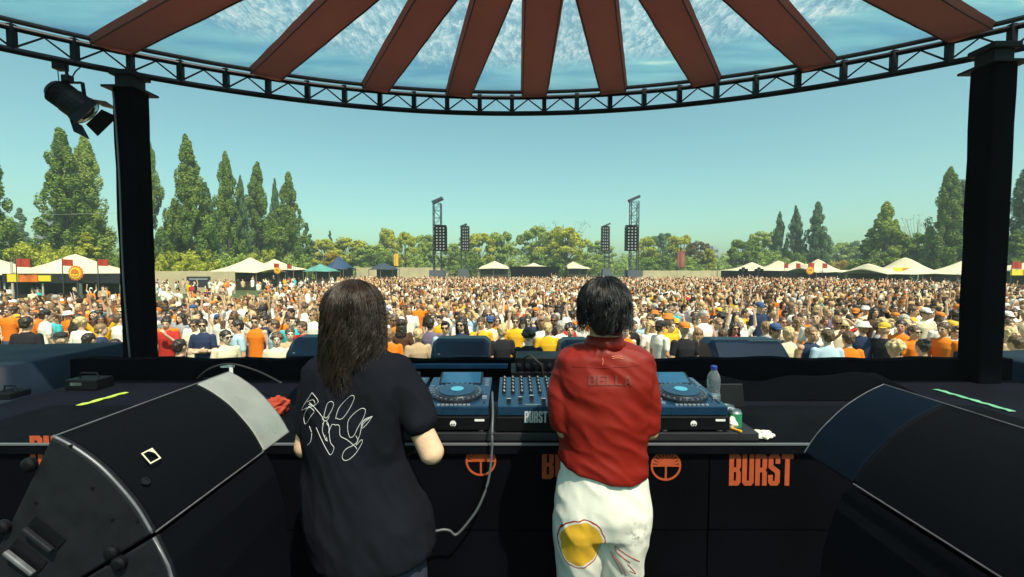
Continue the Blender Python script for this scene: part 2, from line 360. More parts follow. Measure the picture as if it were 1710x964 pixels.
# ------------------------------------------------------------------ lettering as filled outlines
LET = {  # heavy condensed capitals on a 0..1 by 0..2 grid: outline then holes
 'B': [[(0, 0), (.78, 0), (1, .2), (1, .85), (.86, 1), (1, 1.15), (1, 1.8), (.78, 2), (0, 2)], [(.4, .3), (.4, .86), (.6, .86), (.6, .3)], [(.4, 1.14), (.4, 1.7), (.6, 1.7), (.6, 1.14)]],
 'U': [[(0, 2), (0, .2), (.2, 0), (.8, 0), (1, .2), (1, 2), (.6, 2), (.6, .3), (.4, .3), (.4, 2)]],
 'R': [[(0, 0), (.4, 0), (.4, .84), (.6, .84), (.6, 0), (1, 0), (1, .85), (.87, .98), (1, 1.12), (1, 1.8), (.8, 2), (0, 2)], [(.4, 1.12), (.4, 1.7), (.6, 1.7), (.6, 1.12)]],
 'S': [[(0, .2), (.2, 0), (.8, 0), (1, .2), (1, .95), (.42, 1.28), (.42, 1.72), (.6, 1.72), (.6, 1.38), (1, 1.38), (1, 1.8), (.8, 2), (.2, 2), (0, 1.8), (0, 1.12), (.58, .78), (.58, .28), (.4, .28), (.4, .66), (0, .66)]],
 'T': [[(.3, 0), (.7, 0), (.7, 1.68), (1, 1.68), (1, 2), (0, 2), (0, 1.68), (.3, 1.68)]],
 'E': [[(0, 0), (1, 0), (1, .3), (.36, .3), (.36, .85), (.85, .85), (.85, 1.15), (.36, 1.15), (.36, 1.7), (1, 1.7), (1, 2), (0, 2)]],
 'L': [[(0, 0), (1, 0), (1, .3), (.36, .3), (.36, 2), (0, 2)]],
 'A': [[(0, 0), (.3, 0), (.36, .4), (.64, .4), (.7, 0), (1, 0), (.7, 2), (.3, 2)], [(.4, .7), (.5, 1.4), (.6, .7)]],
}
def shape_mesh(polys, name, thick=.002, org=(0, 0, 0), ex=(1, 0, 0), ez=(0, 0, 1)):
    cu = bpy.data.curves.new(name, 'CURVE'); cu.dimensions = '2D'; cu.fill_mode = 'BOTH'; cu.extrude = thick / 2
    for p in polys:
        s = cu.splines.new('POLY'); s.points.add(len(p) - 1); s.use_cyclic_u = True
        for i, q in enumerate(p): s.points[i].co = (q[0], q[1], 0, 1)
    o = bpy.data.objects.new(name, cu); COL.objects.link(o); dg = bpy.context.evaluated_depsgraph_get()
    me = bpy.data.meshes.new_from_object(o.evaluated_get(dg)); bpy.data.objects.remove(o)
    ex, ez, org = Vector(ex), Vector(ez), Vector(org); ny = ex.cross(ez)
    for v in me.vertices: v.co = org + ex * v.co.x + ez * v.co.y - ny * v.co.z
    return me
def word(text, wd, ht, gap=.12, sub=1):
    n = len(text); u = 1 + gap; tot = n * u - gap; out = []
    for i, ch in enumerate(text):
        for p in LET[ch]: out.append([((i * u + x) * wd / tot, y / 2 * ht) for x, y in p])
    return out
def emblem(r):
    """sun over a stem: ring, fan of rays above, T below"""
    n = 40; P = [[(r * math.cos(2 * math.pi * i / n), r * math.sin(2 * math.pi * i / n)) for i in range(n)]]
    k = r * .87; b = .05 * r
    P.append([(k * math.cos(R(-4 - 172 * i / 16)), k * math.sin(R(-4 - 172 * i / 16))) for i in range(17)][0:8] + [(-.06 * r * -1, -k * .99)] + [(.06 * r, -b)])
    P.append([(-x, y) for x, y in P[1]])
    nr = 11
    for i in range(nr):
        a0 = R(180 * (i + .30) / nr); a1 = R(180 * (i + .70) / nr); q = r * .42
        P.append([(q * math.cos((a0 + a1) / 2), q * math.sin((a0 + a1) / 2)), (k * math.cos(a0), k * math.sin(a0)), (k * math.cos(a1), k * math.sin(a1))])
    return P
# ------------------------------------------------------------------ stage front wall, counter, table
M_LEDGE = mat('ledge_sky_reflection', (.04, .13, .26), .35, .6, var=.2, vscale=4)  # sky reflection along the ledge painted in as blue
M_NAVY = mat('navy_cover', (.0035, .004, .009), .85, spec=.1, var=.35, vscale=2.5, bump=.4, bscale=9)
t = thing('stage_parapet', 'long black cloth covered wall along the front edge of the stage', 'parapet', (0, 4.04, STAGE))
m = MB(); n = 60
for zt in (0,):
    vs_ = []; 
    for i in range(n + 1):
        x = -3.92 + 8.36 * i / n; z = 1.93 + .008 * math.sin(i * 1.3) + .006 * math.sin(i * .47)
        vs_ += [(x, 4.0, STAGE), (x, 4.0 + .006 * math.sin(i * 2.2), z), (x, 4.09, z + .004), (x, 4.09, STAGE)]
    fs = [(i * 4 + j, i * 4 + (j + 1) % 4, (i + 1) * 4 + (j + 1) % 4, (i + 1) * 4 + j) for i in range(n) for j in range(4)] + [(0, 1, 2, 3), (n * 4 + 3, n * 4 + 2, n * 4 + 1, n * 4)]
    m.add(vs_, fs)
link('wall', m, M_CLOTH, t)
a = at(655, 610, 3.96); b = at(848, 610, 3.96)
m = MB(); m.b2((a.x, 3.95, a.z - .03), (b.x, 3.992, a.z + .012)); link('ledge', m, M_LEDGE, t, bevel=.004)
t = thing('stage_counter', 'low black shelf between the DJ table and the front wall', 'counter', (0, 3.3, STAGE))
m = MB(); m.b2((-3.75, 2.66, 1.70), (4.4, 3.985, 1.75)); link('top', m, M_NAVY, t, bevel=.01)
m = MB(); m.b2((-3.7, 2.7, STAGE), (4.35, 3.95, 1.697)); link('base', m, M_CLOTH, t)
# rumpled black cloth heaped at its right end
m = MB(); nx, ny = 40, 12; vs_ = []
for i in range(nx + 1):
    for j in range(ny + 1):
        x = 1.6 + 1.55 * i / nx; y = 3.35 + .6 * j / ny; edge = min(i, nx - i, 4) / 4 * min(j, ny - j, 3) / 3
        h = (.05 + .09 * noise.noise(Vector((x * 2.2, y * 4, 1))) + .05 * max(0, (x - 2.0))) * edge
        vs_.append((x, y - .25 * (x > 2.8) * (x - 2.8), 1.756 + max(.0, h)))
m.add(vs_, [(i * (ny + 1) + j, i * (ny + 1) + j + 1, (i + 1) * (ny + 1) + j + 1, (i + 1) * (ny + 1) + j) for i in range(nx) for j in range(ny)])
o = link('black_cloth', m, M_CLOTH, smooth=True); o.modifiers.new('s', 'SOLIDIFY').thickness = .006
tag(o, 'rumpled black cloth lying on the shelf before the right column', 'cloth')

TY = 2.035
t = thing('dj_table', 'long black DJ table with orange emblems and lettering on its front', 'table', (0, TY, STAGE))
m = MB(); m.b2((-2.7, TY - .02, 1.905), (2.7, 2.62, 1.945)); link('top', m, M_DECK, t, bevel=.004)
m = MB(); m.b2((-2.7, TY - .024, 1.9475), (2.7, TY - .008, 1.954)); link('edge_trim', m, mat('edge_steel', (.16, .17, .19), .5, .4), t)
m = MB()
for i in range(6): m.b2((-2.7 + .9 * i + .003, TY, 1.545), (-2.7 + .9 * (i + 1) - .003, TY + .02, 1.903))
for i in range(6): m.b2((-2.7 + .9 * i + .003, TY + .004, STAGE + .002), (-2.7 + .9 * (i + 1) - .003, TY + .022, 1.538))
link('front_panel', m, mat('front_panel_black', (.0018, .002, .004), .8, spec=.05, var=.5, vscale=2, bump=.15, bscale=40), t, bevel=.002)
m = MB(); m.b2((-2.69, TY + .03, STAGE), (2.69, 2.60, 1.90)); link('carcass', m, M_BLACK, t)
PX = TY - .0022
for px, py in ((803, 770), (1112, 778)):
    c = at(px, py, PX); link('emblem', shape_mesh(emblem(.0695), 'emblem', .002, c), M_ORANGE, t)
for px0, px1, y0, y1 in ((905, 1014, 752, 800), (1217, 1325, 758, 811), (580, 686, 752, 800), (52, 162, 728, 778)):
    a = at(px0, y1, PX); b = at(px1, y0, PX)
    link('lettering', shape_mesh(word('BURST', b.x - a.x, b.z - a.z), 'lettering', .002, a), M_ORANGE, t)
m = MB(); RX0, RX1 = -.62, 1.14
m.b2((RX0, TY + .03, 1.947), (RX1, 2.56, 1.985)); o = link('gear_riser', m, mat('riser_grey', (.010, .011, .015), .6, var=.3), bevel=.003)
tag(o, 'flat dark grey riser board under the DJ players and mixer', 'riser')

# ------------------------------------------------------------------ players and mixer
M_CASE = mat('case_black', (.003, .0035, .005), .5, spec=.2, var=.3, bump=.1, bscale=150)
M_GTOP = mat('player_top', (.012, .048, .105), .28, .35, coat=.3, var=.15, vscale=12)  # blue reflection put into the base colour of the dark glossy tops
M_GLASS = mat('player_screen', (.02, .10, .20), .12, .2, coat=.6)
M_SIL = mat('platter_silver', (.35, .42, .5), .3, .8)
M_DARK = mat('gloss_black', (.012, .014, .02), .25, coat=.3)
M_KNOB = mat('knob_grey', (.32, .36, .42), .35, .4)
def gear_pt(x0, u, v, h):   # u across, v depth, h above the sloped top
    return Vector((x0 + u, GY + v, GZ + .045 + .035 * v / .42 + h))
GY, GZ = TY + .05, 2.058
def case(parent, x0, wd, badge=True):
    m = MB(); m.b2((x0 - wd / 2, GY - .012, 1.995), (x0 + wd / 2, GY + .43, GZ)); 
    o = link('case', m, M_CASE, parent, bevel=.004)
    m = MB()
    for s in (-1, 1): m.lathe((x0 + s * wd * .38, GY + .01, 1.986), [(.012, 0), (.016, .002), (.016, .008), (.012, .0095)], 12); m.lathe((x0 + s * wd * .38, GY + .38, 1.986), [(.012, 0), (.016, .002), (.016, .008), (.012, .0095)], 12)
    link('foot', m, M_STEEL, o)
    m = MB(); m.b2((x0 - wd / 2 + .004, GY - .014, GZ - .012), (x0 + wd / 2 - .004, GY - .0125, GZ - .004)); link('edge', m, M_BLACK, o)
    return o
def player(x0, label):
    wd = .325
    t = thing('media_player', label, 'DJ player', (x0, GY, 1.986), 'DJ players on the table')
    case(t, x0, wd + .012)
    p = lambda u, v, h=0: gear_pt(x0, u, v, h)
    m = MB(); side = [p(-wd / 2, 0, -.043), p(-wd / 2, .42, -.035 - .043), p(-wd / 2, .42), p(-wd / 2, 0)]
    m.prism([Vector((q.x, q.y, max(q.z, GZ + .002))) for q in side], (0, 0, 0), (wd, 0, 0)); link('body', m, M_GTOP, t, bevel=.004)
    rt = Matrix.Rotation(math.atan(.035 / .42), 3, 'X'); ax = rt @ Vector((0, 0, 1))
    m = MB(); m.lathe(p(0, .155, .002), [(.128, 0), (.126, .012), (.108, .016), (.104, .0165), (.1, .022), (.06, .022)], 48, axis=ax); pl = link('platter', m, M_DARK, t, smooth=False)
    m = MB(); m.lathe(p(0, .155, .0245), [(.09, 0), (.09, .003), (.04, .0035)], 48, axis=ax); link('platter_top', m, M_GTOP, pl)
    m = MB(); m.lathe(p(0, .155, .0285), [(.032, 0), (.032, .002)], 32, axis=ax); link('platter_display', m, mat('cyan_display', (.07, .33, .45), .3), pl)
    m = MB()
    for k in range(26):
        q = 2 * math.pi * k / 26; m.box(p(.115 * math.cos(q), .155 + .115 * math.sin(q), .017), (.008, .008, .006), rt)
    link('platter_dots', m, M_SIL, pl)
    # tilted screen
    m = MB(); a, b = p(-.115, .30, .004), p(.115, .30, .004); c, d = p(.115, .405, .034), p(-.115, .405, .034)
    bk = Vector((0, .02, -.032)); m.add([a, b, c, d, a + Vector((0, .0, -.003)), b + Vector((0, .0, -.003)), c + bk, d + bk], [(0, 1, 2, 3), (4, 7, 6, 5), (0, 4, 5, 1), (1, 5, 6, 2), (2, 6, 7, 3), (3, 7, 4, 0)]); s = link('screen', m, M_DARK, t, bevel=.002)
    nrm = (b - a).cross(d - a).normalized()
    m = MB(); i_ = .008; q = [a.lerp(c, .05), b.lerp(d, .05), c.lerp(a, .05), d.lerp(b, .05)]; m.prism([v + nrm * .0015 for v in q], (0, 0, 0), nrm * .001); link('screen_glass', m, M_GLASS, s)
    for k in range(2):
        m = MB(); m.lathe(p(-.135, .03 + .05 * k, .001), [(.018, 0), (.018, .008), (.012, .009)], 20, axis=ax); link('button', m, M_SIL, t)
    for k in range(8):
        m = MB(); m.box(p(-.07 + .02 * k, .012, .003), (.014, .010, .006), rt); link('pad', m, M_KNOB, t)
    for k in range(4):
        for q_ in (p(-.14, .16 + .035 * k, .003), p(.14, .28 + .03 * k, .003)): m = MB(); m.box(q_, (.02, .012, .006), rt); link('key', m, M_SIL, t)
    m = MB(); m.box(p(.14, .10, .002), (.008, .12, .004), rt); link('slot', m, M_DARK, t)
    m = MB(); m.box(p(.14, .09, .009), (.022, .014, .014), rt); link('tempo_fader', m, M_KNOB, t)
    # round white emblem and small tag on the case front
    m = MB(); m.lathe((x0, GY - .0125, GZ - .032), [(.0145, -.002), (.0145, .0)], 24, axis=Vector((0, -1, 0))); e = link('badge', m, M_WHITE, t)
    m = MB()
    for s_ in (-1, 1): m.lathe((x0 + s_ * .0055, GY - .0155, GZ - .035), [(.0035, -.001), (.0035, .0)], 12, axis=Vector((0, -1, 0)))
    m.b2((x0 - .006, GY - .0165, GZ - .0445), (x0 + .006, GY - .0155, GZ - .041)); link('badge_mark', m, M_CASE, e)
    m = MB(); m.b2((x0 + .10, GY - .0155, GZ - .020), (x0 + .145, GY - .0142, GZ - .010)); link('sticker', m, M_WHITE, t)
    return t
player(at(632, 690, GY).x, 'DJ player at the left end of the row, mostly behind the long haired DJ')
player(at(757, 690, GY).x, 'DJ player with blue screen directly left of the mixer')
player(at(1024, 690, GY).x, 'DJ player hidden mostly behind the DJ in red')
player(at(1157, 690, GY).x, 'DJ player right of the DJ in red, beside the water bottle')
# mixer
mx0 = at(889, 690, GY).x
t = thing('dj_mixer', 'DJ mixer with rows of knobs and white lettering on its case front', 'mixer', (mx0, GY, 1.986))
wd = .335
m = MB(); m.b2((mx0 - wd / 2, GY - .018, 1.990), (mx0 + wd / 2, GY + .43, GZ)); link('case', m, M_CASE, t, bevel=.004)
p = lambda u, v, h=0: gear_pt(mx0, u, v, h)
m = MB(); side = [p(-wd / 2 + .006, 0, -.043), p(-wd / 2 + .006, .42, -.078), p(-wd / 2 + .006, .42), p(-wd / 2 + .006, 0)]
m.prism([Vector((q.x, q.y, max(q.z, GZ + .002))) for q in side], (0, 0, 0), (wd - .012, 0, 0)); link('body', m, M_GTOP, t, bevel=.003)
rt = Matrix.Rotation(math.atan(.035 / .42), 3, 'X'); ax = rt @ Vector((0, 0, 1))
for i in range(7):
    for j in range(5):
        u, v = -.135 + .045 * i, .17 + .052 * j
        m = MB(); m.lathe(p(u, v, .001), [(.011, 0), (.009, .014), (.007, .016)], 12, axis=ax); m.box(p(u, v + .003, .018), (.002, .009, .001), rt, 1); link('knob', m, [M_DARK, M_WHITE], t)
for i in range(5):
    u = -.11 + .055 * i
    m = MB(); m.box(p(u, .085, .0015), (.014, .11, .003), rt); s = link('fader_slot', m, M_DARK, t)
    m = MB(); m.box(p(u, .05 + .02 * (i % 3), .010), (.020, .012, .018), rt); m.box(p(u, .05 + .02 * (i % 3), .0195), (.020, .002, .001), rt, 1); link('fader', m, [M_DARK, M_WHITE], s)
m = MB(); m.box(p(0, .012, .003), (.07, .012, .004), rt); link('crossfader', m, M_SIL, t)
a = at(876, 706, GY - .0195); b = at(914, 687, GY - .0195)
link('lettering', shape_mesh(word('BURST', b.x - a.x, b.z - a.z), 'lettering', .0015, a), mat('grey_print', (.42, .45, .5), .6), t)
# dark effects unit rising behind the mixer
t = thing('equipment_stack', 'stack of black audio units with cables behind the mixer', 'audio unit', (at(885, 640, 2.75).x, 2.75, 1.75))
x0, x1 = at(848, 640, 2.75).x, at(950, 640, 2.75).x; zt = at(885, 592, 2.72).z
m = MB(); m.b2((x0, 2.70, 1.752), (x1, 2.98, zt - .20)); m.b2((x0 + .02, 2.70, zt - .196), (x1, 2.95, zt - .10)); m.b2((x0 + .05, 2.71, zt - .097), (x1 - .02, 2.94, zt - .02)); link('housing', m, M_CASE, t, bevel=.006)
for i in range(6):
    for j in range(2):
        m = MB(); m.lathe((x0 + .07 + .045 * i, 2.699, zt - .06 - .09 * j), [(.014, 0), (.012, .018)], 12, axis=Vector((0, -1, 0))); link('knob', m, M_DARK, t, bevel=.001)
m = MB(); m.tube([(x1 - .06, 2.72, zt - .03), (x1 - .03, 2.70, zt + .02), (x1 + .03, 2.75, zt + .03), (x1 + .08, 2.85, zt - .03), (x1 + .09, 2.9, 1.76)], .007, 6); m.tube([(x0 + .1, 2.71, zt - .02), (x0 + .13, 2.66, zt + .01), (x0 + .2, 2.66, zt - .05), (x0 + .22, 2.68, zt - .2)], .006, 6)
link('cable', m, M_RUBBER, t, smooth=True)
m = MB(); m.b2((x1 - .05, 2.697, zt - .12), (x1 - .02, 2.6995, zt - .112)); m.b2((x1 - .10, 2.697, zt - .17), (x1 - .08, 2.6995, zt - .164)); link('indicator', m, M_WHITE, t)

# hanging cable in front of the table
P = [(822, 655, 2.30), (823, 690, 2.06), (822, 722, 1.985), (821, 760, 1.975), (815, 805, 1.96), (800, 845, 1.95), (782, 872, 1.95), (762, 893, 1.95), (750, 886, 1.94), (733, 886, 1.93), (700, 900, 1.92), (690, 960, 1.92), (690, 1080, 1.9)]
pts = [at(*q) for q in P]
def smooth_path(pts, n=6):
    out = []
    for i in range(len(pts) - 1):
        p0, p1, p2, p3 = pts[max(i - 1, 0)], pts[i], pts[i + 1], pts[min(i + 2, len(pts) - 1)]
        for k in range(n):
            t_ = k / n; out.append(.5 * ((2 * p1) + (p2 - p0) * t_ + (2 * p0 - 5 * p1 + 4 * p2 - p3) * t_ ** 2 + (3 * p1 - p0 - 3 * p2 + p3) * t_ ** 3))
    return out + [pts[-1]]
m = MB(); m.tube(smooth_path(pts), .0055, 8); tag(link('audio_cable', m, mat('cable_grey', (.09, .10, .11), .45), smooth=True), 'thin grey cable hanging down the table front by the left emblem', 'cable')

# ------------------------------------------------------------------ small things on the table
def bottle():
    b = at(1191, 681, 2.38); z0 = 1.987
    t = thing('water_bottle', 'clear plastic water bottle with dark blue cap beside the right player', 'bottle', (b.x, 2.38, z0))
    h = at(1191, 612, 2.38).z - z0; s = h / .235; k = .034
    pr = [(.5, 0), (.95, .004), (1, .015), (1, .05), (.93, .056), (1, .062), (1, .09), (.92, .10), (.92, .13), (1, .14), (1, .165), (.9, .185), (.6, .205), (.38, .215), (.38, .222)]
    m = MB(); m.lathe((b.x, 2.38, z0), [(r * k, z * s) for r, z in pr], 28)
    mm = mat('clear_plastic', (.75, .88, .95), .05, trans=.9, bump=.2, bscale=30); mm.node_tree.nodes['Principled BSDF'].inputs['IOR'].default_value = 1.2
    link('shell', m, mm, t, smooth=True)
    m = MB(); m.lathe((b.x, 2.38, z0 + .222 * s), [(.46 * k, 0), (.48 * k, .002), (.48 * k, .014 * s), (.4 * k, .016 * s)], 20); link('cap', m, mat('blue_cap', (.02, .04, .30), .4), t)
    m = MB(); m.lathe((b.x, 2.38, z0 + .003), [(.86 * k, .001), (.86 * k, .085 * s)], 24); link('water', m, mat('water_in', (.6, .78, .86), .05, trans=.85), t)
    m = MB(); n = 10; vs_ = []
    for i in range(n + 1):
        a = R(-80 + 110 * i / n); vs_ += [(b.x + .0355 * math.sin(a), 2.38 - .0355 * math.cos(a), z0 + .02 * s), (b.x + .0355 * math.sin(a), 2.38 - .0355 * math.cos(a), z0 + .046 * s)]
    m.add(vs_, [(2 * i, 2 * i + 2, 2 * i + 3, 2 * i + 1) for i in range(n)]); o = link('label', m, mat('white_label', (.7, .74, .78), .5, var=.3, vscale=80), t); o.modifiers.new('s', 'SOLIDIFY').thickness = .0006
bottle()
def can(px, py0, Y, label, col, name):
    b = at(px, 0, Y); z0 = 1.947 if px > 1235 else 1.947; h = .118; r = .0325
    t = thing('drink_can', label, 'can', (b.x, Y, z0), 'drink cans on the table')
    m = MB(); m.lathe((b.x, Y, z0), [(.7 * r, 0), (.8 * r, .003), (r, .012), (r, h - .014)], 28); link('shell', m, mat(name, col, .3, .35, var=.25, vscale=60), t, smooth=False)
    m = MB(); m.lathe((b.x, Y, z0 + h - .0138), [(r * .995, 0), (.82 * r, .011), (.82 * r, .0138), (.76 * r, .0138), (.74 * r, .011)], 28); link('rim', m, M_STEEL, t, smooth=False)
    m = MB(); n = 10; vs_ = []
    for i in range(n + 1):
        a = R(-50 + 90 * i / n); vs_ += [(b.x + (r + .0008) * math.sin(a), Y - (r + .0008) * math.cos(a), z0 + .012), (b.x + (r + .0008) * math.sin(a), Y - (r + .0008) * math.cos(a), z0 + .038)]
    m.add(vs_, [(2 * i, 2 * i + 2, 2 * i + 3, 2 * i + 1) for i in range(n)]); o = link('label', m, mat('can_label', (.62, .66, .66), .4, var=.85, vscale=160), t)
can(1243, 0, 2.16, 'green drink can, the nearer one at the right end of the table', (.03, .30, .13), 'can_green')
can(1231, 0, 2.23, 'darker green drink can standing behind the nearer green can', (.03, .20, .10), 'can_green_dark')
b = at(1215, 650, 2.5); m = MB(); m.box((b.x + .01, 2.52, 2.03), (.17, .03, .13), Matrix.Rotation(R(-14), 3, 'X')); m.b2((b.x - .04, 2.5, 1.948), (b.x + .06, 2.57, 1.97), 0)
tag(link('monitor_box', m, M_CASE, bevel=.004), 'small black upright box behind the water bottle', 'box')
def crumple(name, c, sx, sy, sz, mt, label, cat, seed, rot=0):
    m = MB(); m.ell((0, 0, 0), (sx, sy, sz), n=28); me = m.mesh(name); q = Matrix.Rotation(rot, 4, 'Z')
    for v in me.vertices:
        d_ = v.co.copy(); k = noise.noise(d_ * 45 + Vector((seed, 0, 0))); k2 = noise.noise(d_ * 120 + Vector((seed, 5, 0)))
        v.co *= 1 + .45 * k + .2 * k2; v.co.z = max(v.co.z, -sz * .8)
    me.transform(Matrix.Translation(Vector(c) + Vector((0, 0, sz * .82))) @ q)
    return tag(link(name, me, mt), label, cat)
M_PAPER = mat('paper', (.72, .70, .58), .8, var=.08)
c = at(1222, 703, 2.12); crumple('tissue', (c.x, 2.12, 1.988), .022, .02, .03, M_PAPER, 'crumpled cream tissue left of the green cans', 'tissue', 3)
c = at(1272, 722, 2.10); crumple('napkin', (c.x + .015, 2.12, 1.9475), .052, .045, .014, M_PAPER, 'flattened pale napkin lying right of the green cans', 'napkin', 9, .4)
c = at(1229, 712, 2.09); m = MB(); m.box((c.x - .002, 2.085, 1.993), (.014, .055, .010), Matrix.Rotation(R(30), 3, 'Z')); tag(link('lighter', m, mat('orange_plastic', (.8, .33, .03), .4), bevel=.003), 'small orange lighter in front of the crumpled tissue', 'lighter')

# ------------------------------------------------------------------ left and right clutter on the shelf
for s, px0, px1, col, lb in ((-1, (60, 697), (212, 655), (.50, .66, .08), 'fluorescent yellow tape strip on the shelf left of the big left speaker'), (1, (1690, 687), (1562, 650), (.16, .45, .27), 'pale green tape strip on the shelf behind the big right speaker')):
    a, b = atz(*px0, 1.757), atz(*px1, 1.757); dv = (b - a).normalized(); sv = Vector((dv.y, -dv.x, 0)) * .022
    m = MB(); n = 16; vs_ = []
    for i in range(n + 1):
        q = a.lerp(b, i / n); wv = 1 + .25 * math.sin(i * 2.7 + s); dz = Vector((0, 0, .002 + .002 * math.sin(i * 1.9)))
        vs_ += [q - sv * wv + dz, q + sv * wv + dz]
    m.add(vs_, [(2 * i, 2 * i + 2, 2 * i + 3, 2 * i + 1) for i in range(n)]); o = link('tape_strip', m, mat('tape_' + ('yellow' if s < 0 else 'green'), col, .5, var=.1))
    o.modifiers.new('s', 'SOLIDIFY').thickness = .004
    tag(o, lb, 'tape', 'marking tape on the shelf')
def small_case(px, py, Y, sz, label, name='equipment_case'):
    c = at(px, py, Y); t = thing(name, label, 'case', (c.x, Y, 1.752))
    m = MB(); m.b2((c.x - sz[0] / 2, Y - sz[1] / 2, 1.752), (c.x + sz[0] / 2, Y + sz[1] / 2, 1.752 + sz[2])); link('body', m, M_CASE, t, bevel=.008)
    m = MB(); m.b2((c.x - sz[0] * .3, Y - sz[1] / 2 - .006, 1.752 + sz[2] * .45), (c.x + sz[0] * .05, Y - sz[1] / 2 - .001, 1.752 + sz[2] * .75)); link('latch', m, M_STEEL, t)
    m = MB(); m.tube([(c.x - sz[0] * .3, Y, 1.752 + sz[2]), (c.x - sz[0] * .25, Y, 1.79 + sz[2]), (c.x + sz[0] * .25, Y, 1.79 + sz[2]), (c.x + sz[0] * .3, Y, 1.752 + sz[2])], .008, 8); link('handle', m, M_BLACK, t)
small_case(150, 650, 3.72, (.26, .16, .085), 'small black case with metal latch beside the yellow tape')
small_case(347, 628, 3.6, (.12, .1, .07), 'tiny black box left of the white metal bracket')
small_case(18, 668, 3.45, (.16, .16, .05), 'low black box at the left photo edge near the yellow tape')
c = at(385, 612, 3.55); m = MB(); m.b2((c.x - .075, 3.54, c.z - .008), (c.x + .028, 3.555, c.z + .010)); m.b2((c.x - .002, 3.535, c.z - .075), (c.x + .026, 3.539, c.z + .010)); m.tube([(c.x + .012, 3.545, c.z - .05), (c.x + .012, 3.6, 1.76)], .006)
tag(link('bracket', m, M_WHITE, bevel=.001), 'small white L shaped bracket behind the left speaker', 'bracket')
m = MB(); m.tube(smooth_path([at(330, 632, 3.6), at(350, 616, 3.55), at(385, 608, 3.53), at(430, 620, 3.5), at(470, 640, 3.3)]), .008, 6); tag(link('black_cable', m, M_RUBBER, smooth=True), 'thick black cable arching behind the left speaker', 'cable')
for k, (px, py) in enumerate(((20, 668), (240, 640))):
    m = MB(); m.tube(smooth_path([at(px, py, 3.4), at(px + 40, py - 12, 3.5), at(px + 80, py - 5, 3.4), at(px + 60, py + 18, 3.2)]), .006, 6)
c = at(470, 658, 2.5); crumple('red_cloth', (c.x, 2.45, 1.948), .060, .05, .05, mat('red_rag', (.40, .04, .012), .8, var=.3), 'crumpled red orange cloth on the table beside the left speaker', 'cloth', 21)

